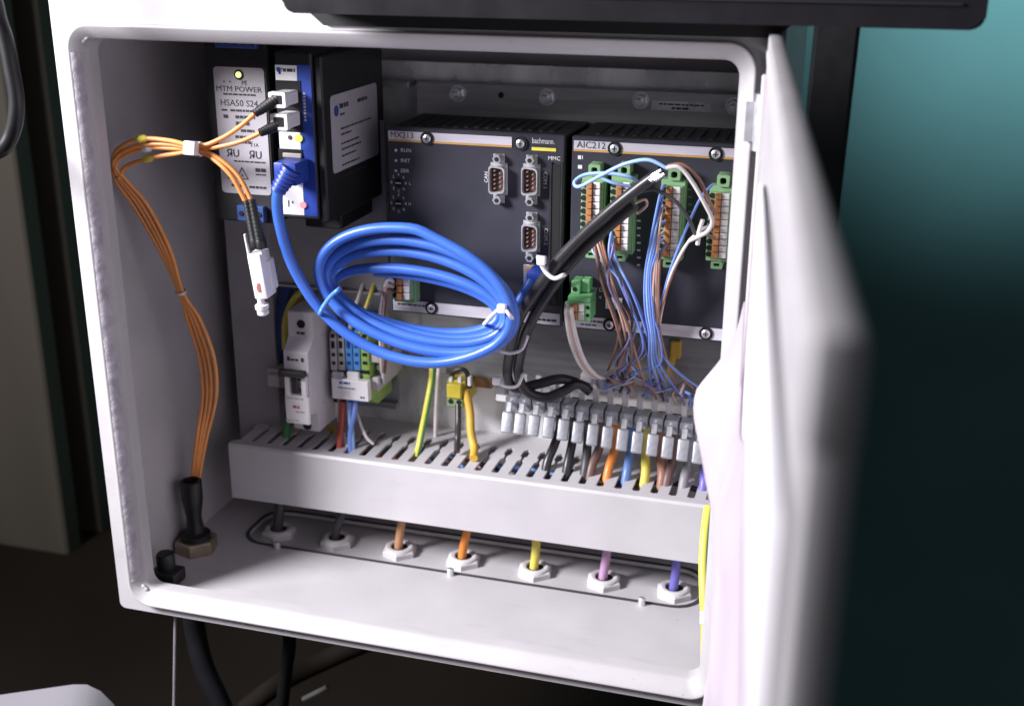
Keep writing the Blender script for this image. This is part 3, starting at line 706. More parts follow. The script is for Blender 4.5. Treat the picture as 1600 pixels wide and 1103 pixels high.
ends = [
    [(345, 217, 0.030), (375, 198, 0.030), (398, 178, 0.030)],
    [(350, 228, 0.031), (380, 220, 0.031), (406, 208, 0.031)],
    [(335, 250, 0.030), (362, 276, 0.028), (383, 314, 0.028)],
    [(340, 247, 0.031), (372, 275, 0.030), (392, 312, 0.029)]]
flab = ['orange fibre cord plugged into the upper white gateway plug', 'orange fibre cord plugged into the lower white gateway plug',
        'orange fibre cord hanging on the left of the white double plug', 'orange fibre cord hanging on the right of the white double plug']
boots = [((398, 178, 0.030), (434, 155, 0.040)), ((406, 208, 0.031), (443, 192, 0.042)), None, None]
for i in range(4):
    t = thing('fibre_cable', flab[i], 'cord', P(309, 765, 0.088), fib)
    bm = BM(); tube(bm, spline([P(*q) for q in fpts([-1.6, 1.6, 0.4, -0.5][i], turns[i] + ends[i])], 7), 0.00140, 8); obj('cord', bm, orange_c, t, ang=60)
    if boots[i]:
        a, b = P(*boots[i][0]), P(*boots[i][1])
        bm = BM(); n = 9; prof = []
        Lb = (b - a).length
        for k in range(n): prof += [(Lb * k / n, 0.0022 + 0.0018 * k / n), (Lb * (k + 0.6) / n, 0.0026 + 0.0018 * k / n), (Lb * (k + 0.62) / n, 0.0021 + 0.0016 * k / n)]
        prof += [(Lb, 0.0042)]
        lathe(bm, a, b - a, prof, 14); obj('boot', bm, black, t)
    # fold marker on the bend of the cord
    q = P(*turns[i][2]); q0 = P(*turns[i][1]); q1 = P(*turns[i][3]); d_ = (q1 - q0).normalized()
    if i != 1:
        bm = BM(); lathe(bm, q - d_ * 0.004, d_, [(0, 0.0015), (0.002, 0.0024), (0.0055, 0.0024), (0.0075, 0.0015)], 10)
        obj('marker_sleeve', bm, white_p if i == 2 else yellow_t, t, label='white marker sleeve' if i == 2 else 'yellow marker sleeve')
def gate_plug(pa, pb, y0, y1, label):
    a, b = P(pa[0], pa[1], y0), P(pb[0], pb[1], y0)
    t = thing('fibre_plug', label, 'plug', ((a.x + b.x) / 2, y0, a.z), 'white fibre plugs in the gateway')
    bm = BM(); box(bm, (a.x, y0, a.z), (b.x, y1, b.z), 0.0006); obj('plug_body', bm, white_p, t)
    bm = BM(); holed(bm, rrect(a.x - 0.0006, b.x + 0.0006, a.z - 0.0006, b.z + 0.0006, 0.001, 2), [rrect(a.x + 0.0012, b.x - 0.0012, a.z + 0.0012, b.z - 0.0012, 0.0008, 2)], 'y', y0 - 0.002, y0 + 0.002); obj('collar', bm, white_p, t)
    bm = BM(); box(bm, (a.x + 0.0012, y0 - 0.0015, a.z + 0.0012), (b.x - 0.0012, y0 - 0.0004, b.z - 0.0012)); obj('socket_face', bm, hole, t)
gate_plug((424, 166), (446, 146), 0.038, GY - 0.0006, 'upper white fibre plug in the gateway front')
gate_plug((427, 201), (449, 180), 0.038, GY - 0.0006, 'lower white fibre plug in the gateway front')
# loose double plug with dust cap
dp = thing('double_fibre_plug', 'white double fibre plug with clear dust cap hanging loose', 'plug', P(410, 490, 0.030))
for (ax_, ay_), (bx_, by_) in (((385, 313), (400, 385)), ((393, 311), (409, 388))):
    a, b = P(ax_, ay_, 0.028), P(bx_, by_, 0.030); Lb = (b - a).length; prof = []
    for k in range(10): prof += [(Lb * k / 12, 0.0021 + 0.0008 * k / 10), (Lb * (k + 0.6) / 12, 0.0025 + 0.0008 * k / 10), (Lb * (k + 0.62) / 12, 0.0019 + 0.0008 * k / 10)]
    prof += [(Lb * 0.84, 0.0033), (Lb, 0.0033)]
    bm = BM(); lathe(bm, a, b - a, prof, 12); obj('boot', bm, black, dp)
a = P(391, 396, 0.030); b = P(404, 465, 0.032); axd = (b - a).normalized(); wv = (P(409, 393, 0.030) - a).normalized()
nv = axd.cross(wv).normalized(); wv = nv.cross(axd).normalized()
LM = Matrix((wv, axd, nv)).transposed().to_4x4(); LM.translation = a
Lc = (b - a).length
if nv.y < 0: s_ = 1
else: s_ = -1
bm = BM(); box(bm, (-0.001, 0, -s_ * 0.010), (0.0075, Lc, s_ * 0.003), 0.0008, 2, LM); box(bm, (-0.002, 0.006, -s_ * 0.012), (0.0085, Lc * 0.9, -s_ * 0.004), 0.0006, 1, LM); obj('plug_body', bm, white_p, dp)
bm = BM(); box(bm, (-0.0018, -0.012, -0.001), (-0.0004, 0.001, 0.001), 0.0003, 1, LM); box(bm, (0.0072, -0.013, -0.001), (0.0082, 0.001, 0.001), 0.0003, 1, LM); obj('latch', bm, white_p, dp)
bm = BM(); box(bm, (0.0024, Lc * 0.64, s_ * 0.003), (0.0042, Lc * 0.84, s_ * 0.0033), 0, 1, LM); box(bm, (0.0018, Lc * 0.70, s_ * 0.003), (0.0024, Lc * 0.80, s_ * 0.0033), 0, 1, LM); obj('red_print', bm, red_t, dp)
c0 = P(407, 466, 0.031); c1 = P(412, 492, 0.032); Lb = (c1 - c0).length
bm = BM(); lathe(bm, c0, c1 - c0, [(0, 0.0022), (Lb * .35, 0.0022), (Lb * .38, 0.0042), (Lb * .6, 0.0042), (Lb * .62, 0.0026), (Lb * .72, 0.0026), (Lb * .74, 0.0036), (Lb * .92, 0.0036), (Lb, 0.0025)], 16); obj('dust_cap', bm, white_p, dp)
def tie_ring(name, label, c, axis, r, wd, mt, tail=None, th=0.0007, head=True):
    axis = Vector(axis).normalized(); u, v = frame_of(axis)
    t = thing(name, label, 'cable tie', c, 'cable ties')
    bm = BM(); n = 28; R4 = []
    for k in range(n):
        an = 2 * math.pi * k / n; d_ = u * math.cos(an) + v * math.sin(an)
        R4.append([bm.verts.new(Vector(c) + d_ * (r + a_) + axis * b_) for a_, b_ in ((0, -wd / 2), (th, -wd / 2), (th, wd / 2), (0, wd / 2))])
    for k in range(n):
        A, B = R4[k], R4[(k + 1) % n]
        for j in range(4): bm.faces.new((A[j], A[(j + 1) % 4], B[(j + 1) % 4], B[j]))
    obj('band', bm, mt, t, ang=50)
    if head:
        hd = (CAM - Vector(c)); hd = (hd - axis * hd.dot(axis)).normalized()
        sd = axis.cross(hd)
        if isinstance(head, (tuple, list)): hd = Vector(head); hd = (hd - axis * hd.dot(axis)).normalized(); sd = axis.cross(hd)
        Mh = Matrix((axis, sd, hd)).transposed().to_4x4(); Mh.translation = Vector(c) + hd * (r + th)
        bm = BM(); box(bm, (-wd * 0.8, -wd * 0.8, -0.0002), (wd * 0.8, wd * 0.8, wd * 0.9), wd * 0.2, 2, Mh); obj('lock_head', bm, mt, t)
    if tail:
        bm = BM(); tube(bm, spline([P(*q) for q in tail], 6), wd * 0.33, 6); obj('tail', bm, mt, t)
    return t
c = P(309, 233, 0.0315); tie_ring('cable_tie', 'white cable tie gripping the orange fibre cords in one knot', c, P(340, 236, 0.03) - c, 0.0036, 0.0052, tie_w)
c = P(283, 457, 0.060); tie_ring('cable_tie', 'thin clear tie halfway down the orange fibre cords', c, P(262, 400, 0.054) - c, 0.0030, 0.0018, beige_p, head=False)
# gland and boot of the fibre cords on the floor
gc = Vector((P(308, 860, 0.078).x, 0.078, 0.0))
fg = thing('fibre_gland', 'brass hex nut gland with black sleeve holding the orange cords', 'cable gland', gc)
bm = BM(); lathe(bm, gc, (0, 0, 1), [(0, 0.0150), (0.0085, 0.0150), (0.0095, 0.0140)], 6, 0.3); obj('hex_nut', bm, brass, fg)
bm = BM(); lathe(bm, gc, (0, 0, 1), [(0.0094, 0.0105), (0.013, 0.0105), (0.0145, 0.0065), (0.026, 0.0052), (0.034, 0.0066), (0.040, 0.0075), (0.0535, 0.0075), (0.054, 0.0068), (0.054, 0.0055), (0.048, 0.005)], 20); obj('sleeve', bm, rubber, fg)
# black thumb plug in the front left corner
kc = PZ(263, 908, 0.0); kc.x = max(kc.x, -0.184)
tp = thing('thumb_plug', 'small black plug in the front left floor corner', 'plug', (kc.x, kc.y, 0))
bm = BM(); box(bm, (kc.x - 0.0095, kc.y - 0.008, 0), (kc.x + 0.0095, kc.y + 0.008, 0.0095), 0.0015, 2); obj('base', bm, black, tp)
bm = BM(); lathe(bm, (kc.x - 0.001, kc.y + 0.001, 0.0094), (0, 0, 1), [(0, 0.0058), (0.0015, 0.0062), (0.010, 0.0062), (0.0115, 0.0054), (0.012, 0.004)], 18); obj('knob', bm, black, tp)

# ---------------------------------------------------------------- blue network cable
net = thing('network_cable', 'bright blue network cable wound into a flat coil', 'cable', P(655, 570, 0.06))
def coil(t):
    """t in turns, 0..5; outer turn first"""
    k = t; th = 2 * math.pi * t - math.pi          # start at the left
    f = min(1, max(0, k / 4.6))
    left = 498 + 34 * f; right = 820 - 46 * f
    top = 338 + 86 * f ** 0.9; bot = 560 - 50 * f
    cx, cy = (left + right) / 2, (top + bot) / 2 + 2
    a = (right - left) / 2; b = cy - top if math.sin(th) < 0 else bot - cy
    x = cx + a * math.cos(th); s_ = math.sin(th)
    y = cy + b * s_ + 0.13 * (x - cx)
    x += -14 * s_ * -1 * 0.6
    Y = 0.046 + 0.006 * k + 0.006 * math.sin(th * 1.0 + 0.6) + 0.0012 * math.sin(7 * t)
    return (x + 2.5 * math.sin(5 * t), y + 2.5 * math.sin(3.3 * t + 1), Y)
pts = [P(438, 280, 0.036), P(433, 310, 0.034), P(438, 350, 0.035), P(452, 400, 0.038), P(476, 450, 0.042), P(505, 490, 0.046), P(560, 535, 0.047), P(640, 566, 0.046)]
N = 150
for i in range(N + 1):
    t = 0.80 + (5.15 - 0.80) * i / N
    if i == 0: continue
    pts.append(P(*coil(t - 0.0)))
# first bring the lead into the coil: the coil starts on the lower right going round
lead = [P(447, 262, 0.040), P(439, 284, 0.035), P(433, 312, 0.034), P(437, 350, 0.035), P(451, 400, 0.038), P(474, 446, 0.041), P(503, 486, 0.043), P(550, 527, 0.044), P(610, 556, 0.044), P(675, 567, 0.044), P(735, 557, 0.044), P(782, 534, 0.0445), P(810, 506, 0.0452)]
loop = []
for i in range(118):
    t = -0.50 + 0.0 + i * (4.62 / 117) + 0.02
    loop.append(P(*coil(t + 0.0)))
# run direction: from the right side upwards over the top to the left, then along the bottom
def coil2(t):
    th = -2 * math.pi * t                          # t=0 at the right, counter-clockwise over the top
    f = min(1, t / 3.9)
    jig = 0.06 * math.sin(2.1 * t + 0.5)
    left = 500 + 26 * f; right = 816 - 44 * f
    top = 338 + 84 * min(1, f + jig) ** 0.85; bot = 556 - 46 * min(1, max(0, f - jig))
    cx = (left + right) / 2; cy = (top + bot) / 2
    a = (right - left) / 2; b = (bot - top) / 2
    x = cx + a * math.cos(th); s_ = math.sin(th)
    y = cy + b * s_ + 0.14 * (x - cx) + 4
    x += 26 * s_
    x += 3.5 * math.sin(4.7 * t + 1.3) + 2 * math.sin(11.3 * t); y += 3.0 * math.sin(5.9 * t) + 1.6 * math.sin(13.1 * t + 2)
    Y = 0.046 + 0.0068 * t + 0.004 * math.sin(th) * -1
    return (x, y, Y)
loop = [P(*coil2(4.3 * i / 129)) for i in range(130)]
end = [P(826, 440, 0.080), P(834, 432, 0.084)]
path = spline(lead, 5) + loop[1:]; jn = len(spline(lead, 5))
for _ in range(10):                                                # ease the join of lead and coil
    for i in range(jn - 6, jn + 6): path[i] = path[i] * 0.5 + (path[i - 1] + path[i + 1]) * 0.25
bm = BM(); tube(bm, spline(path, 3), 0.0033, 14); obj('cable_sheath', bm, cable_b, net, ang=70)
# plug with ribbed boot into the gateway
a = P(446, 268, 0.040)
bm = BM(); pa, pb = P(437, 279, 0.045), P(473, 252, 0.045)
box(bm, (pa.x + 0.001, 0.036, pa.z - 0.002), (pb.x - 0.0005, GY - 0.001, pb.z), 0.0008, 2); obj('plug_body', bm, blue_p, net)
b0_ = P(455, 264, 0.037); b1_ = P(433, 300, 0.0345); Lb = (b1_ - b0_).length; prof = []
for k in range(6): prof += [(Lb * k / 6, 0.0062 - 0.0003 * k), (Lb * (k + .6) / 6, 0.0064 - 0.0003 * k), (Lb * (k + .64) / 6, 0.0053 - 0.00025 * k), (Lb * (k + .95) / 6, 0.0053 - 0.00025 * k)]
bm = BM(); lathe(bm, b0_, b1_ - b0_, prof, 16); obj('boot', bm, blue_p, net)
# second short end plugged into the first module
bm = BM(); a = P(836, 434, 0.088); box(bm, (a.x - 0.004, 0.082, a.z - 0.006), (a.x + 0.006, fy - 0.0013, a.z + 0.005), 0.0008, 2); obj('end_plug', bm, blue_p, net)
bm = BM(); tube(bm, spline([P(800, 500, 0.078), P(812, 470, 0.082), P(832, 436, 0.084)], 6), 0.003, 12); obj('cable_end', bm, cable_b, net)
def loopband(name, label, pxs, wd, mt, Yf, Yb, tail=None, head=None):
    """flat tie looped round the whole bundle, given as the front edge line"""
    t = thing(name, label, 'cable tie', P(pxs[0][0], pxs[0][1], Yf), 'cable ties')
    fr = [P(x, y, Yf + 0.0014 * abs(2 * i / (len(pxs) - 1) - 1)) for i, (x, y) in enumerate(pxs)]
    bk = [P(x, y, Yb) for x, y in reversed(pxs)]
    bm = BM(); tube(bm, spline(fr + bk, 5, True), wd, 6, closed=True); obj('band', bm, mt, t, ang=70)
    if tail: bm = BM(); tube(bm, spline([P(*q) for q in tail], 5), wd, 6); obj('tail', bm, mt, t)
    if head:
        h = P(*head); bm = BM(); box(bm, h - Vector((0.0026, 0.002, 0.0026)), h + Vector((0.0026, 0.0022, 0.0026)), 0.0008, 2, None); obj('lock_head', bm, mt, t)
    return t
loopband('cable_tie', 'blue tie round the left end of the blue coil', [(500, 490), (506, 478), (518, 462), (530, 452)], 0.0014, tie_b, 0.0375, 0.082)
loopband('cable_tie', 'white tie round the right end of the blue coil', [(758, 505), (770, 492), (785, 481), (800, 497)], 0.0012, tie_w, 0.0400, 0.086, head=(784, 482, 0.0395))

# ---------------------------------------------------------------- thick black cables
kc_ = 'thick black signal cables'
bkA = thing('signal_cable', 'thick black cable ending in shiny cut jacket above the plugs', 'cable', P(810, 600, 0.12), kc_)
ptsA = [(1034, 268, 0.050), (1000, 292, 0.052), (950, 332, 0.055), (900, 378, 0.060), (862, 420, 0.064), (832, 462, 0.070), (810, 500, 0.078), (798, 545, 0.095), (793, 585, 0.110), (805, 606, 0.118), (840, 600, 0.121), (875, 592, 0.124), (905, 600, 0.128), (922, 612, 0.130)]
bm = BM(); tube(bm, spline([P(*q) for q in ptsA], 7), 0.0033, 14); obj('jacket', bm, cable_k, bkA, ang=70)
bm = BM(); e0 = P(1030, 271, 0.0495); e1 = P(1042, 262, 0.0495)
for dx, dy in ((-4, 4), (3, 3), (-2, -3)):
    q = P(1036 + dx, 268 + dy, 0.0493); cyl(bm, P(1022 + dx, 277 + dy, 0.0505) - Vector((0, 0.0026, 0)), q - Vector((0, 0.0022, 0)), 0.0013, 0.0009, 8)
obj('cut_foil', bm, chrome, bkA)
bkB = thing('signal_cable', 'thick black cable ending lower beside its twin', 'cable', P(825, 610, 0.12), kc_)
ptsB = [(992, 320, 0.058), (960, 346, 0.060), (915, 386, 0.064), (876, 430, 0.069), (846, 474, 0.075), (826, 512, 0.083), (814, 550, 0.097), (810, 585, 0.109), (822, 610, 0.115), (850, 621, 0.118), (878, 612, 0.121), (900, 600, 0.124), (918, 606, 0.128)]
bm = BM(); tube(bm, spline([P(*q) for q in ptsB], 7), 0.0033, 14); obj('jacket', bm, cable_k, bkB, ang=70)
# ties on them
loopband('cable_tie', 'white tie with big head on the black cables below the serial port', [(842, 404), (852, 424), (866, 435), (880, 430)], 0.0014, tie_w, 0.0575, 0.080, head=(846, 407, 0.056))
loopband('cable_tie', 'thin white tie round the black cables beside the coil', [(778, 548), (796, 552), (815, 546), (824, 528)], 0.0010, tie_w, 0.074, 0.100)
loopband('cable_tie', 'white tie with round head where the black cables bend', [(776, 596), (790, 604), (808, 603), (817, 585)], 0.0011, tie_w, 0.102, 0.124, head=(776, 595, 0.102))

# ---------------------------------------------------------------- thin signal wires of the second module
wg = 'thin signal wires of the module plugs'
def sw(col, label, pts, r=0.00084): wire('signal_wire', label, 'wire', pts, r, W[col], wg, n=7)
sw('lblue', 'pale blue wire looping left from the cut black cable end', [(1040, 262, .050), (1012, 250, .050), (975, 257, .052), (940, 274, .056), (905, 292, .062), (898, 284, .066), (915, 273, .068), (950, 271, .066), (985, 277, .066), (1000, 290, .072)], .0011)
sw('lblue', 'pale blue wire passing under the blue loop to the second plug', [(940, 278, .070), (958, 286, .070), (985, 292, .074)], .001)
sw('white', 'white wire arching right to the fourth plug', [(1040, 263, .050), (1062, 262, .051), (1082, 285, .054), (1102, 320, .058), (1113, 345, .062), (1105, 362, .064), (1086, 372, .066), (1078, 376, .070)], .00125)
sw('brown', 'brown wire arching right behind the white one', [(1042, 260, .052), (1068, 258, .054), (1092, 280, .057), (1106, 310, .062), (1118, 334, .075)], .0011)
sw('white', 'short white wire end sticking up beside the fourth plug', [(1098, 343, .066), (1093, 360, .066), (1090, 382, .068)], .0013)
sw('dgrey', 'dark wire arching from the lower black cable end to the right', [(1000, 300, .056), (1024, 297, .056), (1055, 315, .058), (1075, 340, .062), (1086, 366, .068)], .0011)
sw('pink', 'pale wire curling under the lower black cable end', [(992, 318, .057), (1008, 312, .058), (1010, 322, .060), (996, 334, .066)], .0008)
sw('brown', 'brown wire from the foot of the fourth plug to the left', [(1118, 372, .083), (1100, 366, .078), (1080, 372, .074), (1066, 396, .074), (1052, 425, .076), (1040, 460, .080), (1030, 500, .086), (1034, 545, .100), (1052, 575, .112), (1088, 610, .124)])
sw('blue', 'blue wire from the head of the fourth plug', [(1112, 290, .084), (1096, 308, .078), (1080, 340, .076), (1064, 378, .076), (1050, 415, .077), (1038, 455, .080), (1024, 505, .086), (1036, 555, .100), (1070, 590, .114), (1112, 617, .126)])
sw('white', 'white wire from the fourth plug joining the bundle', [(1114, 352, .085), (1098, 358, .076), (1076, 378, .073), (1058, 408, .074), (1045, 440, .078), (1033, 490, .086), (1026, 540, .100), (1020, 590, .120)], .0009)
for k, (px, py, lab) in enumerate(((1040, 290, 'blue wire from the top pole of the third plug'), (1040, 322, 'blue wire from an upper pole of the third plug'), (1040, 345, 'blue wire from a middle pole of the third plug'), (1040, 372, 'blue wire from a lower pole of the third plug'))):
    sw(('blue', 'lblue', 'blue', 'blue')[k], lab, [(px, py, .087), (px - 8 - 2 * k, py + 12, .080), (1016 + 3 * k, 380 + 6 * k, .077), (1008 + 3 * k, 430, .077), (1008 + 4 * k, 480, .080), (1015 + 3 * k, 525, .088), (1014 + 5 * k, 565, .104), (1018 + 14 * k, 604 + 3 * k, .127)])
for k, (px, py, lab) in enumerate(((1040, 334, 'brown wire from the third plug nearest the blue ones'), (1040, 360, 'brown wire from a lower pole of the third plug'), (1042, 385, 'dusty brown wire from the foot of the third plug'))):
    sw(('brown', 'pink', 'brown')[k], lab, [(px, py, .087), (px - 10, py + 14, .080), (1022 + 4 * k, 420, .077), (1021 + 4 * k, 460, .079), (1024 + 3 * k, 510, .086), (1020 + 10 * k, 555, .100), (1014 + 22 * k, 602 + 3 * k, .127)])
sw('dviolet', 'dull violet wire crossing down the middle of the bundle', [(1042, 380, .086), (1030, 400, .080), (1018, 440, .080), (1006, 500, .086), (998, 548, .100), (974, 575, .112), (950, 600, .127)])
ab = [('brown', (926, 370), (940, 440), (962, 505), (975, 555), (990, 598), 'brown wire from the first plug, leftmost of its bunch'),
      ('pink', (932, 376), (950, 436), (972, 500), (982, 550), (1004, 600), 'dusty pink wire from the first plug'),
      ('brown', (938, 380), (957, 445), (970, 495), (962, 545), (950, 578), 'brown wire bending back left under the module'),
      ('dgrey', (930, 384), (941, 432), (958, 480), (978, 540), (985, 596), 'dark wire from the foot of the first plug'),
      ('tan', (942, 384), (959, 450), (980, 510), (996, 560), (1010, 604), 'tan wire from the foot of the first plug'),
      ('dbrown', (936, 386), (962, 462), (985, 520), (986, 566), (970, 600), 'dark brown wire behind the first bunch')]
for col, a, b, c, d, e, lab in ab:
    sw(col, lab, [(a[0] - 5, a[1] - 12, .087), (*a, .080), (*b, .078), (*c, .086), (*d, .103), (*e, .127)])
bb = [('lblue', (957, 368), (962, 405), (985, 450), (1008, 505), (1010, 550), (986, 570), 'pale blue wire slanting from the second plug to the bundle'),
      ('blue', (957, 385), (966, 412), (990, 462), (1010, 520), (1008, 545), (975, 582), 'blue wire slanting from the second plug to the bundle'),
      ('dviolet', (956, 378), (958, 405), (978, 458), (1000, 515), (1014, 560), (1030, 606), 'dull violet wire behind the slanting blue ones'),
      ('blue', (957, 355), (952, 400), (972, 450), (1003, 525), (996, 560), (944, 590), 'blue wire ending above the left end of the white clamp bar')]
for col, a, b, c, d, e, g_, lab in bb:
    sw(col, lab, [(*a, .086), (*b, .079), (*c, .079), (*d, .089), (*e, .103), (*g_, .124)])
# tangle of short tails above the clamp bar
def tail_where(k): return 'above the %s edge of the %s cabled clamp' % (('left', 'right')[k % 2], ('fourth', 'fifth', 'sixth', 'seventh', 'eighth', 'ninth', 'tenth', 'eleventh')[k // 2])
for k in range(16):
    x = 936 + k * 11 + random.uniform(-3, 3); col = ('dviolet', 'blue', 'brown', 'dgrey', 'dviolet', 'pink')[k % 6]
    y = 588 + (x - 936) * 0.2
    o = wire('wire_tail', 'short bent %s wire tail %s' % ({'dviolet': 'dull violet', 'blue': 'blue', 'brown': 'brown', 'dgrey': 'charcoal', 'pink': 'dusty pink'}[col], tail_where(k)), 'wire', [(x, y + 18, .134), (x + random.uniform(-8, 8), y + 2, .130), (x + random.uniform(-16, 16), y - 10 + random.uniform(-8, 8), .124), (x + random.uniform(-22, 22), y + random.uniform(-4, 10), .118)], 0.0009, W[col], 'short wire tails above the clamp bar', n=6)
for k in range(7):
    col = ('brown', 'blue', 'dviolet', 'pink', 'lblue', 'tan', 'dgrey')[k % 7]
    px = 1036 if k % 2 else 936 + 24 * (k % 4 > 1); jx = lambda a: random.uniform(-a, a)
    py = (300 + 7 * k) if k % 2 else 372 + 2 * k
    mx = 1016 if k % 2 else 975
    sw(col, '%s strand lost in the tangle between the %s and the clamp bar' % ({'brown': 'brown', 'blue': 'blue', 'dviolet': 'violet', 'pink': 'pink', 'lblue': 'pale blue', 'tan': 'tan', 'dgrey': 'charcoal'}[col], 'third plug' if k % 2 else 'first two plugs'), [(px, py, .087), (px - 6 + jx(4), py + 14, .080), (mx + jx(14) - (0 if k % 2 else 18), 440 + jx(8), .079 + jx(.003)), (mx + jx(14) + (0 if k % 2 else 10), 510 + jx(10), .088 + jx(.003)), (mx + jx(26), 562 + jx(8), .105), (mx + jx(34), 586 + jx(6), .116), (mx + jx(44), 608 + jx(4), .127)], .0007)
# pair to the bright green plug
for k, (col, lab) in enumerate((('white', 'white wire from the bright green plug'), ('pink', 'pale pink wire from the bright green plug'), ('white', 'white wire hugging the pink one below the green plug'))):
    wire('supply_wire', lab, 'wire', [(886 + k * 5, 474 + 3 * k, .086), (885 + k * 4, 490, .078), (891 + k * 5, 530, .082), (904 + k * 5, 565, .098), (922 + k * 5, 586, .112), (940 + k * 4, 590, .122)], 0.0014, W[col], 'wires of the bright green plug')
for k, (col, lab) in enumerate((('white', 'white wire dropping from the green plug of the first module'), ('pink', 'dusty pink wire dropping from the green plug of the first module'), ('dbrown', 'dark brown wire dropping from the green plug of the first module'))):
    wire('supply_wire', lab, 'wire', [(614, 440 + 8 * k, .087), (604 - k * 2, 438 + 8 * k, .080), (596 + k * 4, 470, .082), (594 + k * 4, 500, .090), (596 + k * 3, 560, .120), (598, 600, .150)], 0.0014, W[col], 'wires of the first module plug')
for k, (col, lab, x) in enumerate((('white', 'white wire rising behind the blue coil left of the module', 560), ('yellow', 'yellow wire rising behind the blue coil left of the module', 577))):
    wire('supply_wire', lab, 'wire', [(x - 14, 520, .130), (x - 10, 495, .130), (x, 465, .135), (x + 7, 444, .143)], 0.0013, W[col], 'wires rising behind the coil')

# ---------------------------------------------------------------- cable duct
duct = thing('cable_duct', 'light grey slotted cable duct with closed lid across the cabinet', 'cable duct', (0, 0.13, 0.036))
DY = 0.100; dx0, dx1 = -0.167, 0.179
dzt, dzb = 0.0745, 0.0338
bm = BM()
prism(bm, [(DY, dzb - 0.0005), (DY, dzt - 0.0012), (DY + 0.0012, dzt + 0.0006), (DY + 0.006, dzt + 0.0006), (DY + 0.006, dzt - 0.0004), (DY + 0.0016, dzt - 0.0004), (DY + 0.0016, dzb + 0.0008), (DY + 0.006, dzb + 0.0008), (DY + 0.006, dzb - 0.0012), (DY + 0.001, dzb - 0.0012)], 'x', dx0, dx1)
obj('lid', bm, duct_m, duct, ang=30)
bm = BM(); box(bm, (dx0 + 0.001, 0.172, dzb), (dx1 - 0.001, 0.1748, dzt - 0.0002)); box(bm, (dx0 + 0.001, 0.1655, dzt - 0.0022), (dx1 - 0.001, 0.172, dzt - 0.0005))
box(bm, (dx0 + 0.001, 0.1655, dzb), (dx1 - 0.001, 0.172, dzb + 0.0016)); obj('base', bm, duct_m, duct)
pitch = 0.0120; nf = int((dx1 - dx0 - 0.002) / pitch)
def finger(xc, zt, zb):
    w2 = pitch / 2 - 0.0025; wn = pitch / 2 - 0.0010; wh = pitch / 2 - 0.0025
    half = [(pitch / 2 - 0.0001, DY + 0.0062), (pitch / 2 - 0.0001, DY + 0.0105), (w2, DY + 0.0112), (w2, DY + 0.0330), (wn, DY + 0.0350), (wn, DY + 0.0400), (wh, DY + 0.0415), (wh, DY + 0.0500), (wn, DY + 0.0520), (pitch / 2, DY + 0.0535), (pitch / 2, 0.1655)]
    poly = [(x, y) for x, y in half] + [(-x, y) for x, y in reversed(half)]
    bm = BM(); prism(bm, poly, 'z', zt, zb); return bm
fm = None
for row, (zt, zb) in enumerate(((dzt - 0.0005, dzt - 0.0022), (dzb + 0.0016, dzb))):
    fm = None
    for i in range(nf):
        xc = dx0 + 0.001 + (i + 0.5) * pitch
        if fm is None:
            bm = finger(0, zt, zb); bmesh.ops.recalc_face_normals(bm, faces=bm.faces); fm = bpy.data.meshes.new('finger'); bm.to_mesh(fm); bm.free(); fm.materials.append(duct_m)
        o = link('finger', fm, None, duct); o.location = (xc, 0, 0)
# cables lying in the duct, seen through the slots
lay = [('yellow', 0.114, 0.066, 0.0), ('violet', 0.120, 0.064, 0.10), ('dbrown', 0.127, 0.066, 0.02), ('gblue', 0.133, 0.065, 0.13), ('dgrey', 0.139, 0.064, 0.0), ('grey', 0.117, 0.058, 0.0), ('orange', 0.124, 0.059, 0.18), ('lilac', 0.131, 0.060, 0.15), ('red', 0.137, 0.058, 0.0), ('white', 0.143, 0.062, 0.16), ('black', 0.122, 0.052, 0.0), ('black', 0.136, 0.051, 0.0)]
cn = {'yellow': 'yellow', 'violet': 'violet', 'dbrown': 'dark brown', 'gblue': 'blue', 'dgrey': 'charcoal', 'grey': 'grey', 'orange': 'orange', 'lilac': 'lilac', 'red': 'red', 'white': 'white', 'black': 'black'}
for i, (col, y, z, st) in enumerate(lay):
    xa = dx0 + 0.012 + st; xb = dx1 - 0.012 - (0.08 if i % 3 == 0 else 0)
    pts_ = [Vector((xa + k * (xb - xa) / 11, y + random.uniform(-0.009, 0.009), z + random.uniform(-0.004, 0.003))) for k in range(12)]
    wire('duct_cable', cn[col] + (' cable lying deep at the back of the slotted duct' if i == 11 else ' cable lying inside the slotted duct'), 'cable', pts_, 0.0021, W[col], 'cables lying inside the duct', raw=True)

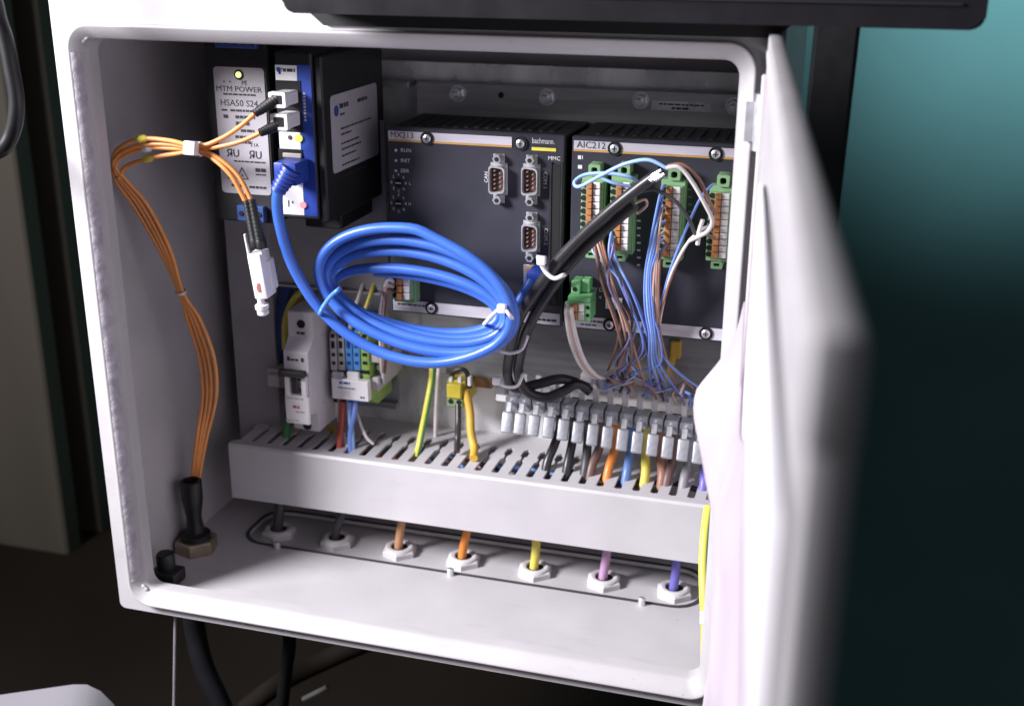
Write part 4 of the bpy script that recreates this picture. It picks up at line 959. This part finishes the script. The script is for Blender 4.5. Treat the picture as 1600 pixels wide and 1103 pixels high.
# ---------------------------------------------------------------- gland nuts in the floor plate
gcol = [('dgrey', 'charcoal'), ('dgrey', 'charcoal'), ('tan', 'tan'), ('orange', 'orange'), ('yellow', 'yellow'), ('lilac', 'lilac'), ('violet', 'violet')]
gname = ['first white gland nut from the left end of the floor slot', 'white gland nut around the second charcoal cable', 'white gland nut around the tan cable', 'white gland nut around the orange cable', 'white gland nut around the yellow cable', 'white gland nut around the lilac cable', 'white gland nut around the violet cable at the right end']
cname = ['charcoal cable rising from the leftmost floor gland', 'charcoal cable rising from the second floor gland', 'tan cable rising from the third floor gland', 'orange cable rising from the middle floor gland', 'yellow cable rising from the floor gland right of centre', 'lilac cable rising from the sixth floor gland', 'violet cable rising from the rightmost floor gland']
g0 = None
for i in range(7):
    px, py = ((428, 830), (525, 838), (622, 854), (722, 869), (834, 886), (942, 903), (1052, 921))[i]
    c = PZ(px, py, 0.001); c = Vector((c.x, 0.1235, -0.0055))
    if g0 is None:
        g0 = thing('gland_nut', gname[0], 'cable gland', c, 'white gland nuts in the floor slot')
        bm = BM(); lathe(bm, c, (0, 0, 1), [(0, 0.0128), (0.0034, 0.0128), (0.0044, 0.0118)], 6, 0.35); obj('hex_nut', bm, gland_w, g0)
        bm = BM(); lathe(bm, c, (0, 0, 1), [(0.0043, 0.0106), (0.0056, 0.0100), (0.0062, 0.0088), (0.0058, 0.0066), (0.0044, 0.0058)], 24); obj('bushing', bm, gland_w, g0)
        bm = BM(); cyl(bm, c + Vector((0, 0, 0.0043)), c + Vector((0, 0, 0.0047)), 0.0060, n=20); obj('bore', bm, hole, g0)
        gc0 = c
    else: dup(g0, c - gc0, gname[i])
    dxx = (0.001, 0.004, 0.001, 0.002, 0.0, 0.001, 0.0)[i]
    wire('gland_cable', cname[i], 'cable', [c + Vector((-0.001, -0.001, 0)), c + Vector((0, 0, 0.012)), c + Vector((dxx, 0.003, 0.025)), c + Vector((dxx * 1.6, 0.007, 0.046)), c + Vector((dxx * 2, 0.012, 0.062))], 0.0031 if i else 0.0040, W[gcol[i][0]], 'cables rising from the floor glands', raw=True, n=12)
s0 = None
for (px, py, lab) in ((438, 850, 'zinc screw at the left end of the floor slot edge'), (708, 890, 'zinc screw midway along the floor slot edge'), (1003, 941, 'zinc screw at the right end of the floor slot edge')):
    c = PZ(px, py, 0.001); c.z = 0.0; c.y = gy0 - 0.0034
    if s0 is None:
        s0 = thing('plate_screw', lab, 'screw', c, 'screws along the floor slot'); sc0 = c.copy()
        bm = BM(); lathe(bm, c, (0, 0, 1), [(0, 0.0024), (0.0045, 0.0024), (0.0052, 0.0018)], 12); obj('screw_end', bm, chrome, s0)
    else: dup(s0, c - sc0, lab)

# ---------------------------------------------------------------- circuit breaker, terminals on the left rail
bm = BM(); rz = P(560, 600, 0.165).z
railx0, railx1 = P(432, 590, 0.165).x, P(615, 590, 0.165).x
prism(bm, [(0.1745, rz - 0.0175), (0.168, rz - 0.0175), (0.168, rz - 0.0135), (0.1735, rz - 0.0135), (0.1735, rz + 0.0135), (0.168, rz + 0.0135), (0.168, rz + 0.0175), (0.1745, rz + 0.0175)], 'x', railx0, railx1)
obj('din_rail', bm, alu, cab)
BY = 0.112
bx0, bx1 = P(449, 490, BY).x, P(488, 490, BY).x
tz0 = P(460, 486, BY).z; tz3 = P(460, 672, BY).z
mx0 = P(434, 560, 0.099).x
brk = thing('circuit_breaker', 'light grey single pole circuit breaker with dark toggle', 'circuit breaker', ((bx0 + bx1) / 2, 0.14, tz3))
h = tz0 - tz3
FY = BY - 0.010
prof = [(0.168, tz3), (BY + 0.002, tz3), (BY, tz3 + 0.002), (BY, tz3 + h * 0.18), (FY, tz3 + h * 0.20), (FY, tz3 + h * 0.70), (FY + 0.001, tz3 + h * 0.715), (BY, tz3 + h * 0.79), (BY, tz0 - 0.001), (BY + 0.001, tz0), (0.168, tz0), (0.168, tz3 + h * 0.66), (0.164, tz3 + h * 0.64), (0.164, tz3 + h * 0.36), (0.168, tz3 + h * 0.34)]
bm = BM(); prism(bm, prof, 'x', bx0, bx1, 0.0005); obj('housing', bm, lgrey_p, brk)
bxc = (bx0 + bx1) / 2
def at(v): return tz3 + h * v
bm = BM(); box(bm, (bx0 + 0.0015, FY + 0.0002, at(0.42)), (bx1 - 0.0015, FY - 0.0012, at(0.48)), 0.0003); box(bm, (bx0 + 0.0012, FY + 0.0002, at(0.36)), (bx0 + 0.005, FY - 0.003, at(0.52)), 0.0005); box(bm, (bx1 - 0.005, FY + 0.0002, at(0.36)), (bx1 - 0.0012, FY - 0.003, at(0.52)), 0.0005); obj('toggle_frame', bm, white_p, brk)
bm = BM(); box(bm, (bxc - 0.0025, FY + 0.001, at(0.38)), (bxc + 0.0025, FY - 0.004, at(0.54)), 0.0006); box(bm, (bx0 - 0.0008, FY - 0.003, at(0.53)), (bx1 + 0.0002, FY - 0.0085, at(0.585)), 0.0012, 2); obj('toggle', bm, mat('dark_grey_toggle', (0.028, 0.027, 0.029), 0.45), brk)
bm = BM(); box(bm, (bx0 + 0.0002, FY, at(0.12)), (bx1 - 0.0002, FY - 0.0022, at(0.36)), 0.0008); obj('label_flap', bm, white_p, brk)
bm = BM(); cyl(bm, (bxc + 0.0005, BY + 0.0001, at(0.90)), (bxc + 0.0005, BY - 0.0004, at(0.90)), 0.0030, n=20); cyl(bm, (bxc + 0.001, BY + 0.0001, at(0.055)), (bxc + 0.001, BY - 0.0004, at(0.055)), 0.0032, n=20); obj('screw_hole', bm, hole, brk)
fz = FY - 0.0023
strokes('small_print', [(bx0 + 0.002, bx1 - 0.004, at(0.335), 0.0012), (bxc - 0.002, bxc + 0.001, at(0.15), 0.0013), (bx0 + 0.002, bxc - 0.003, at(0.145), 0.0013)], fz, grey_p, brk)
strokes('red_mark', [(bxc - 0.003, bxc + 0.002, at(0.265), 0.0020), (bxc - 0.001, bxc + 0.006, at(0.225), 0.0006)], fz, red_t, brk)
strokes('small_print', [(bx0 + 0.003, bx0 + 0.005, at(0.65), 0.003), (bx0 + 0.0055, bxc + 0.002, at(0.645), 0.0014), (bxc + 0.004, bxc + 0.006, at(0.65), 0.003)], FY - 0.0001, dark_t, brk)
strokes('small_print', [(bxc - 0.003, bxc + 0.003, at(0.825), 0.0018)], BY - 0.0001, dark_t, brk)
bm = BM()
for vy, vz in ((0.125, 0.78), (0.130, 0.60), (0.135, 0.45), (0.122, 0.22), (0.14, 0.70), (0.137, 0.2)): cyl(bm, (bx1 - 0.0001, vy, at(vz)), (bx1 + 0.0003, vy, at(vz)), 0.0012, n=10)
obj('rivet', bm, grey_p, brk)
# end stop left of the breaker
a, b = P(419, 604, 0.135), P(441, 578, 0.135)
bm = BM(); box(bm, (a.x, 0.135, a.z), (b.x, 0.168, b.z), 0.0008); box(bm, (a.x + 0.002, 0.131, a.z + 0.002), (b.x - 0.001, 0.1352, b.z - 0.003), 0.0005)
set_tag(obj('end_stop', bm, grey_p), 'small grey rail stop left of the circuit breaker', 'rail stop')

TY = 0.128
def tblock(px, mt, label, w_=0.0051):
    x = P(px, 560, TY).x; zt = P(px, 512, TY).z; zb = P(px, 640, TY).z; zm = P(px, 592, TY).z
    t = thing('terminal_block', label, 'terminal block', (x + w_ / 2, 0.15, zb), 'terminal blocks right of the breaker')
    bm = BM(); prism(bm, [(0.168, zb), (0.142, zb), (TY + 0.004, zb + 0.006), (TY, zb + 0.010), (TY, zt - 0.006), (TY + 0.006, zt), (0.168, zt)], 'x', x, x + w_ - 0.0002, 0.0003); obj('body', bm, mt, t)
    bm = BM()
    for v in (0.10, 0.20, 0.32, 0.42, 0.88):
        z = zt + (zb - zt) * v; hh = 0.0026 if v == 0.20 else 0.0012
        box(bm, (x + 0.0012, TY + 0.0006 if v > 0.1 else TY + 0.004, z - hh), (x + w_ - 0.0013, TY - 0.0002, z + hh))
    obj('wire_entry', bm, hole if mt is not blue_t else blue_p, t)
    bm = BM(); z = zt + (zb - zt) * 0.53; box(bm, (x, TY + 0.001, z - 0.0014), (x + w_ - 0.0002, TY - 0.0001, z + 0.0014)); obj('marker_groove', bm, hole, t)
    return t
tblock(516, grey_p, 'grey terminal block nearest the circuit breaker'); tblock(528, grey_p, 'second grey terminal block from the breaker'); tblock(540, blue_t, 'left one of the two light blue terminal blocks'); tblock(552, blue_t, 'right one of the two light blue terminal blocks')
tblock(564, gy_t, 'green and yellow earth terminal block', 0.006)
a, b = P(519, 622, TY - 0.006), P(575, 597, TY - 0.006)
bm = BM(); box(bm, (a.x, TY - 0.006, a.z), (b.x, TY - 0.0005, b.z), 0.0005); ts = set_tag(obj('terminal_cover', bm, white_p), 'white marking strip across the front of the terminal blocks', 'label strip')
strokes('small_print', [(a.x + 0.006, a.x + 0.014, b.z - 0.0025, 0.0016), (a.x + 0.005, a.x + 0.018, b.z - 0.0062, 0.0008), (b.x - 0.006, b.x - 0.003, a.z + 0.003, 0.0014)], TY - 0.0061, blue_d, ts)
for pa, pb, col in ((520, 536, 'g'), (543, 561, 'w')):
    a, b = P(pa, 594, TY - 0.002), P(pb, 582, TY - 0.002); bm = BM(); box(bm, (a.x, TY - 0.003, a.z), (b.x, TY - 0.0002, b.z), 0.0004)
    set_tag(obj('bridge_marker', bm, lgrey_p if col == 'g' else white_p), 'grey marker tab above the marking strip' if col == 'g' else 'white marker tab below the blue terminals', 'marker')
# grey end clamp right of the terminals
x = P(578, 560, 0.130).x
ec = thing('end_clamp', 'grey plastic end clamp right of the terminal blocks', 'end clamp', (x, 0.15, P(578, 620, 0.13).z))
bm = BM(); zt, zb = P(578, 545, 0.13).z, P(578, 610, 0.13).z
box(bm, (x, 0.130, zt - 0.010), (x + 0.007, 0.168, zt), 0.0006); box(bm, (x, 0.130, zb), (x + 0.006, 0.168, zb + 0.010), 0.0006); box(bm, (x + 0.0005, 0.140, zb + 0.0099), (x + 0.003, 0.168, zt - 0.0099)); box(bm, (x + 0.0065, 0.133, zb + 0.004), (x + 0.009, 0.168, zt - 0.006), 0.0008); obj('clamp_body', bm, grey_p, ec)
bm = BM(); cyl(bm, (x + 0.0045, 0.146, (zt + zb) / 2), (x + 0.0045, 0.136, (zt + zb) / 2), 0.0024, n=14); obj('clamp_screw', bm, chrome, ec)
# wires below and above breaker and terminals
lw = 'wires below the breaker and terminals'
wire('supply_wire', 'green wire leaving the breaker foot into the duct', 'wire', [(452, 655, .132), (447, 672, .128), (449, 692, .124), (455, 712, .120)], 0.0028, W['green'], lw)
wire('supply_wire', 'red wire leaving the terminals into the duct', 'wire', [(536, 622, .132), (535, 645, .126), (532, 680, .122), (530, 712, .118)], 0.0024, W['red'], lw)
wire('supply_wire', 'pale wire beside the red one under the terminals', 'wire', [(528, 622, .133), (527, 640, .129), (532, 665, .128), (540, 690, .124), (548, 715, .118)], 0.0014, W['white'], lw)
wire('supply_wire', 'pale blue wire under the blue terminals', 'wire', [(546, 622, .132), (546, 645, .126), (550, 680, .122), (552, 716, .117)], 0.0018, W['lblue'], lw)
wire('supply_wire', 'brighter blue wire under the blue terminals', 'wire', [(556, 622, .132), (554, 645, .125), (547, 680, .121), (549, 715, .116)], 0.0018, W['blue'], lw)
wire('supply_wire', 'thin white wire curving right into the duct slot', 'wire', [(556, 640, .136), (562, 660, .130), (572, 682, .128), (584, 694, .128)], 0.0012, W['white'], lw)
wire('supply_wire', 'amber wire crossing behind the breaker foot', 'wire', [(500, 655, .160), (515, 668, .150), (528, 682, .140), (540, 700, .128)], 0.0024, W['amber'], lw)
wire('supply_wire', 'red wire end lying behind the duct left corner', 'wire', [(400, 688, .150), (425, 686, .146), (440, 694, .140), (452, 704, .130)], 0.0026, W['red'], lw)
wire('supply_wire', 'blue wire end lying behind the duct left corner', 'wire', [(385, 684, .152), (400, 690, .148), (415, 700, .140)], 0.0030, navy, lw)
for k, (dx, lab) in enumerate(((0, 'navy cable behind the bracket window, left one'), (8, 'navy cable behind the bracket window, middle one'), (16, 'navy cable behind the bracket window, right one'))):
    wire('supply_cable', lab, 'cable', [(444 + dx * .6, 436, .150), (436 + dx * .6, 480, .148), (430 + dx * .6, 530, .1455), (428 + dx * .6, 590, .150), (434 + dx * .6, 660, .150)], 0.0022, navy, 'navy cables in the bracket window')
wire('supply_cable', 'yellow cable arching over the circuit breaker', 'cable', [(492, 446, .158), (472, 455, .150), (455, 475, .144), (446, 505, .140), (446, 545, .140)], 0.0026, W['yellow'], 'yellow cables above the breaker')
wire('supply_cable', 'amber cable arching behind the yellow one', 'cable', [(500, 448, .164), (480, 460, .156), (464, 482, .150), (456, 520, .146)], 0.0024, W['amber'], 'yellow cables above the breaker')

# ---------------------------------------------------------------- earth clamp and the wires in the middle
wire('earth_wire', 'green and yellow earth wire running down left of the yellow clamp', 'wire', [(676, 560, .150), (675, 590, .148), (668, 630, .142), (660, 670, .138), (654, 700, .132), (650, 716, .124)], 0.0024, gyel, stripe=True, n=10)
wire('earth_wire', 'white wire running down beside the earth wire', 'wire', [(686, 570, .158), (683, 610, .158), (681, 650, .158), (680, 690, .156)], 0.0015, W['white'])
yc = thing('earth_clamp', 'yellow and green earth terminal pair on the back plate', 'terminal', P(713, 636, .145))
def q3(px, py, Y): return P(px, py, Y)
a, b = q3(700, 632, .150), q3(727, 596, .150)
bm = BM(); box(bm, (a.x, .150, a.z), (b.x, .1745, b.z), 0.0008); box(bm, (a.x + 0.001, .144, (a.z + b.z) / 2 - 0.002), (b.x - 0.001, .1502, b.z - 0.001), 0.0008); obj('upper_body', bm, mat('yellow_terminal', (0.56, 0.46, 0.05), 0.45), yc)
bm = BM(); box(bm, (a.x + 0.0004, .146, a.z), (b.x - 0.0004, .1502, (a.z + b.z) / 2 - 0.0022), 0.0008); lb_ = obj('lower_body', bm, mat('sage_terminal', (0.22, 0.34, 0.16), 0.45), yc)
bm = BM()
for v in (0.27, 0.73): cyl(bm, (a.x + (b.x - a.x) * v, .1461, a.z + 0.0045), (a.x + (b.x - a.x) * v, .1455, a.z + 0.0045), 0.0018, n=12)
obj('screw_hole', bm, hole, lb_)
bm = BM()
for px in (706, 720, 735): w_ = P(px, 598, .152); box(bm, (w_.x - 0.0012, .149, w_.z - 0.0015), (w_.x + 0.0012, .153, w_.z + 0.005), 0.0003)
obj('white_pin', bm, white_p, yc)
wire('earth_wire', 'black wire bridging over the yellow clamp', 'wire', [(706, 600, .153), (708, 582, .153), (722, 577, .153), (730, 584, .153), (734, 606, .153)], 0.0018, W['black'])
wire('earth_wire', 'black wire from the yellow clamp down to the duct', 'wire', [(716, 632, .147), (716, 660, .140), (715, 685, .136), (714, 706, .128)], 0.0022, W['black'])
wire('earth_wire', 'thick yellow wire from the clamp down to the duct', 'wire', [(727, 608, .150), (734, 640, .146), (736, 675, .140), (741, 700, .134), (740, 716, .122)], 0.0030, W['amber'])
a, b = P(742, 605, .164), P(768, 592, .164); bm = BM(); box(bm, (a.x, .164, a.z), (b.x, .1745, b.z), 0.0004); set_tag(obj('copper_bar', bm, mat('copper_bar', (0.45, 0.27, 0.16), 0.4, metal=0.7)), 'small coppery bar end right of the yellow clamp', 'bar')
# yellow block and lead under the second module
a, b = P(1046, 560, .160), P(1064, 534, .160); bm = BM(); box(bm, (a.x, .160, a.z), (b.x, .1745, b.z), 0.0008); set_tag(obj('yellow_cover', bm, W['amber']), 'amber plastic cover on the plate under the module', 'cover')
wire('supply_wire', 'amber lead dropping from the amber cover', 'wire', [(1052, 556, .162), (1046, 580, .156), (1036, 600, .148), (1032, 622, .142)], 0.0022, W['amber'])

# ---------------------------------------------------------------- shield clamps
ka = P(856, 676, 0.112); kb = P(1090, 716, 0.112)
n_c = 11; ck = [ka + (kb - ka) * (i / (n_c - 1)) for i in range(n_c)]
zc = ck[0].z
barz = P(1000, 628, 0.150).z
bar = thing('clamp_bar', 'bright horizontal bar carrying the shield clamps', 'bar', (ck[5].x, 0.15, barz))
bm = BM(); box(bm, (ck[0].x - 0.006, 0.1408, zc + 0.0208), (0.178, 0.1428, zc + 0.0234), 0.0004); box(bm, (P(775, 590, .150).x, 0.150, barz - 0.011), (0.178, 0.1530, barz - 0.0065), 0.0004); obj('rod', bm, white_p, bar)
for x in (P(780, 600, .15).x, 0.172):
    bm = BM(); box(bm, (x - 0.004, 0.1512, barz - 0.012), (x + 0.004, 0.1748, barz + 0.003), 0.0006); obj('foot', bm, alu, bar)
cp = None
ccol = [('black', 'black'), ('black', 'second black'), ('dgrey', 'charcoal'), ('dbrown', 'dark brown'), ('orange', 'orange'), ('gblue', 'blue'), ('yellow', 'yellow'), ('brown', 'brown'), ('dbrown', 'dull brown'), ('grey', 'grey'), ('violet', 'violet')]
def clamp_at(k, label, group):
    t = thing('shield_clamp', label, 'shield clamp', k, group)
    y0 = k.y; w2 = 0.0044
    # flat grip hanging forward and down, neck, pressure block, frame over the bar
    ga = Vector((0, 0.42, 0.905)).normalized(); gb = Vector((1, 0, 0)); gc_ = ga.cross(gb)
    GM = Matrix((gb, ga, gc_)).transposed().to_4x4(); GM.translation = k + Vector((0, -0.001, -0.0035))
    bm = BM(); box(bm, (-0.0037, 0, -0.0022), (0.0037, 0.0145, 0.0022), 0.0013, 3, GM); obj('grip', bm, clampm, t)
    bm = BM(); box(bm, (-0.0017, 0.014, -0.0012), (0.0017, 0.021, 0.0012), 0.0004, 1, GM); cyl(bm, GM @ Vector((0, 0.020, 0)), k + Vector((0, 0.024, 0.010)), 0.0014, n=8); obj('screw_neck', bm, chrome, t)
    bm = BM(); box(bm, k + Vector((-w2, 0.0125, 0.0075)), k + Vector((w2, 0.0240, 0.0170)), 0.0008); obj('pressure_block', bm, clampm, t)
    bm = BM()
    for sgn in (-1, 1): box(bm, k + Vector((sgn * w2 - 0.0005, 0.0235, 0.0060)), k + Vector((sgn * w2 + 0.0005, 0.0300, 0.0160)), 0.0003)
    box(bm, k + Vector((-w2, 0.0245, 0.0060)), k + Vector((w2, 0.0258, 0.0165)), 0.0004); obj('clamp_frame', bm, clampm, t)
    bm = BM(); box(bm, k + Vector((-0.0058, 0.0268, 0.0150)), k + Vector((-0.0018, 0.0287, 0.0285)), 0.0004); obj('hook', bm, white_p, t)
    return t
sg = 'shield clamps on the bar'
c0_ = clamp_at(ck[0], 'shield clamp gripping the first black cable', sg)
for i in range(1, n_c): dup(c0_, ck[i] - ck[0], 'shield clamp gripping the %s cable' % ccol[i][1])
for i, (px, py, lab) in enumerate(((791, 668, 'empty shield clamp at the far left end of the bar'), (811, 670, 'second empty shield clamp from the left end'), (833, 671, 'empty shield clamp just left of the first black cable'))):
    dup(c0_, Vector((P(px, py, 0.112).x, 0.112, zc)) - ck[0], lab)
ent = [(848, 738), (880, 745), (908, 750), (918, 742), (945, 748), (974, 755), (1003, 760), (1030, 752), (1038, 765), (1064, 772), (1097, 752)]
for i in range(n_c):
    k = ck[i]; rr = 0.0031
    x = k.x + 0.0012; e = P(ent[i][0], ent[i][1], 0.116)
    pts_ = [Vector((x, 0.1385 + 0.006, k.z + 0.014)), Vector((x, 0.1395, k.z + 0.005)), Vector((x, 0.1395, k.z - 0.007)), Vector((x * 0.6 + e.x * 0.4, 0.136, k.z - 0.018)), Vector((e.x, 0.128, 0.078)), Vector((e.x - 0.001, 0.122, 0.064))]
    wire('clamped_cable', '%s cable running from its shield clamp down into the duct' % ccol[i][1], 'cable', pts_, rr, W[ccol[i][0]], 'cables held by the shield clamps', raw=True, n=12)
    # grey shrink end above each clamp
q = P(916, 592, .128); bm = BM(); box(bm, q + Vector((-0.004, 0, -0.003)), q + Vector((0.003, 0.008, 0.003)), 0.0006); set_tag(obj('cable_marker', bm, white_p), 'white cable marker where the black cables meet the clamp bar', 'marker')

# ---------------------------------------------------------------- earth lead at the right front
el = thing('door_earth_lead', 'yellow and green earth lead with crimped lug on the right', 'wire', P(1100, 1055, 0.02))
pts_ = [P(1107, 792, 0.070), P(1102, 830, 0.058), P(1099, 880, 0.046), P(1100, 930, 0.034), P(1103, 975, 0.026), P(1102, 1040, 0.016)]
bm = BM(); tube(bm, spline(pts_[:5], 8), 0.0029, 12); o = obj('striped_sheath', bm, gyel, el)
at_ = o.data.attributes.new('stripe', 'FLOAT', 'FACE')
for i, f in enumerate(o.data.polygons): at_.data[i].value = 1.0 if f.normal.x > 0.35 else 0.0
bm = BM(); tube(bm, spline(pts_[4:], 8), 0.0030, 12); obj('yellow_sheath', bm, W['yellow'], el)
m0, m1 = P(1103, 955, 0.029), P(1103, 975, 0.025); bm = BM(); cyl(bm, m0, m1, 0.0036, n=14); mk_ = obj('marker_sleeve', bm, white_p, el)
bm = BM(); mc = (m0 + m1) / 2; cyl(bm, m0 + (m1 - m0) * 0.25, m0 + (m1 - m0) * 0.38, 0.00365, n=14); obj('marker_print', bm, grey_p, mk_)
q = P(1100, 1052, 0.014); bm = BM(); cyl(bm, P(1102, 1036, 0.017), P(1101, 1052, 0.014), 0.0036, 0.0040, 12); box(bm, q + Vector((-0.0048, -0.002, -0.0075)), q + Vector((0.005, 0.0025, 0.0)), 0.0008); obj('lug', bm, chrome, el)

# ---------------------------------------------------------------- things above and around the cabinet
# long black housing above the opening, in front of the flange
bp0 = P(415, 0, -0.03); 
bz = P(1240, 41, -0.03).z
bx_a, bx_b = P(440, 3, -0.03).x, P(1541, 30, -0.03).x
mon = thing('black_console', 'long black console housing mounted above the cabinet opening', 'console', (0, 0.02, bz))
bm = BM(); prism(bm, rrect(bx_a, bx_b, bz, bz + 0.22, 0.006, 5), 'y', -0.03, 0.0035, 0.0012); obj('housing', bm, screen_b, mon)
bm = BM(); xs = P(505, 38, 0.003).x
prism(bm, [(P(470, 6, 0.004).x, bz + 0.002), (xs, HT + 0.0022), (0.196, HT + 0.0022), (0.21, bz + 0.002)], 'y', 0.0036, 0.0061); obj('shade_strip', bm, rubber, mon)  # black strip added as the console's shade on the flange
bm = BM(); box(bm, (bx_a + 0.03, -0.0312, bz + 0.010), (bx_b - 0.01, -0.0303, bz + 0.0112)); obj('bezel_groove', bm, hole, mon)
# black post behind on the right
px_ = [P(1240, 50, 0.45), P(1330, 50, 0.45)]
bm = BM(); a, b = P(1277, 60, 0.42), P(1330, 60, 0.42); c_, d_ = P(1290, 320, 0.42), P(1296, 320, 0.42)
t_ = bmesh.new()
prism(bm, [(a.x, a.z + 0.25), (b.x + 0.01, b.z + 0.25), (P(1296, 330, 0.42).x, P(1296, 330, 0.42).z - 0.5), (P(1268, 330, 0.42).x - 0.02, P(1268, 330, 0.42).z - 0.5)], 'y', 0.42, 0.46, 0.003)
set_tag(obj('stand_post', bm, rubber), 'black upright post behind the cabinet door', 'post')

# room behind: teal wall, darker lower part, floor
bm = BM(); box(bm, (-0.2, 1.30, -1.0), (3.2, 1.33, 2.4)); struct('teal_wall', bm, teal)
bm = BM(); box(bm, (-3.0, 1.10, -1.0), (-0.21, 1.13, 2.4)); struct('brown_wall', bm, brownw)
bm = BM(); box(bm, (-3.0, -2.5, -1.03), (3.2, 1.4, -1.0)); struct('floor', bm, brownd)
# left: broad brown panel edge and a dark green frame
def slab(nm, label, cat, px0, px1, Y, th, mt, zlo, zhi):
    a, b = P(px0, 300, Y), P(px1, 300, Y); bm = BM(); box(bm, (a.x, Y, zlo), (b.x, Y + th, zhi), 0.003); return set_tag(obj(nm, bm, mt), label, cat)
slab('side_panel', 'brown vertical panel at the far left edge', 'panel', -260, 30, 0.50, 0.03, brownw, -0.45, 1.2)
slab('side_panel', 'narrow brown panel set back right of the far left one', 'panel', 30, 92, 0.56, 0.03, brownw, -0.45, 1.2)
slab('green_blocker_panel', 'dark green panel behind the cabinet, hidden width added to block the key lamp', 'panel', 93, 1110, 0.62, 0.05, dkgreen, -0.45, 1.2)  # left strip is visible; hidden width added to keep key light off teal wall
# machine bed under the cabinet
bm = BM(); box(bm, (-1.2, 0.10, -0.36), (0.18, 1.0, -0.30), 0.004); set_tag(obj('machine_bed', bm, brownd), 'dark brown machine bed below the cabinet', 'machine')
bm = BM(); pts_ = [P(-60, -900, 0.02), P(-34, -400, -0.02), P(-20, -80, -0.05), P(-4, 20, -0.05), P(8, 60, -0.05), (P(18, 110, -0.05)), P(26, 160, -0.05), P(20, 205, -0.05), P(0, 235, -0.05), P(-40, 236, -0.04), P(-78, 180, -0.03), P(-95, 60, -0.01), P(-110, -400, 0.02), P(-125, -900, 0.05)]
tube(bm, spline(pts_, 8), 0.0042, 12); set_tag(obj('hose', bm, rubber), 'glossy black hose hanging in a loop at the left edge', 'hose')
# paper in the lower left corner
ph = PZ(60, 1080, -0.06)
bm = BM()
def pc(u, v):
    a = PZ(-120, 1104, -0.09); b = PZ(176, 1062, -0.09)
    d1 = (b - a); d2 = Vector((d1.y, -d1.x, 0)).normalized() * 0.14
    q = a + d1 * u + d2 * v
    k = max(0, u - 0.80) / 0.20
    q += d2 * (0.10 * k ** 2.2)                                     # the corner is cut round
    q.z += 0.002 * math.sin(3 * v) - 0.012 * k ** 2
    return q
V = [[bm.verts.new(pc(i / 14, j / 8)) for j in range(9)] for i in range(15)]
for i in range(14):
    for j in range(8): bm.faces.new((V[i][j], V[i + 1][j], V[i + 1][j + 1], V[i][j + 1]))
bmesh.ops.recalc_face_normals(bm, faces=bm.faces); bmesh.ops.solidify(bm, geom=list(bm.faces), thickness=0.001)
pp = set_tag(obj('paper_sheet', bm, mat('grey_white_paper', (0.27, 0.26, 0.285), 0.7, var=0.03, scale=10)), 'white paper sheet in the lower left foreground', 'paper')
bm = BM(); a = pc(0.78, 0.22); b = pc(0.55, 0.25); tube(bm, spline([a + Vector((0, 0, .0012)), (a + b) / 2 + Vector((0, 0, .0014)), b + Vector((0, 0, .0012))], 3), 0.0005, 6); obj('printed_line', bm, dark_t, pp)
bm = BM(); cyl(bm, P(274, 950, 0.02), P(269, 1300, 0.02), 0.0010, n=8); set_tag(obj('cord', bm, W['grey']), 'thin pale cord hanging straight down under the cabinet', 'cord')
def hang(label, pts, r, mt, grp='dark hoses under the cabinet'): wire('hose', label, 'hose', pts, r, mt, grp, n=14)
hang('charcoal hose curving down below the left cabinet corner', [(300, 935, .10), (305, 985, .10), (318, 1040, .095), (345, 1100, .09), (380, 1180, .085)], 0.008, mat('charcoal_hose', (0.006, 0.006, 0.008), 0.7, spec=0.15))
bm = BM(); c = PZ(238, 960, -0.02); c = Vector((-0.183, 0.073, -0.008)); lathe(bm, c, (0, 0, -1), [(0, 0.0145), (0.012, 0.0145), (0.013, 0.011), (0.03, 0.010)], 16); set_tag(obj('under_gland', bm, brass), 'dull gland body under the left cabinet corner', 'cable gland')
hang('dark hose hanging under the middle of the cabinet', [(452, 965, .10), (452, 1010, .10), (447, 1045, .10), (440, 1110, .10)], 0.005, mat('dull_black_hose', (0.006, 0.006, 0.006), 0.8, spec=0.1))
hang('brown hose lying slanted below the cabinet', [(380, 1110, .14), (440, 1065, .16), (510, 1030, .18), (580, 1000, .2)], 0.008, mat('brown_hose', (0.012, 0.009, 0.007), 0.85, spec=0.1))
bm = BM(); a, b = P(474, 1092, .13), P(512, 1073, .13); cyl(bm, a, b, 0.0022, n=8); set_tag(obj('pale_rod', bm, mat('dull_rod', (0.06, 0.06, 0.06), 0.5)), 'short pale rod lying below the cabinet', 'rod')
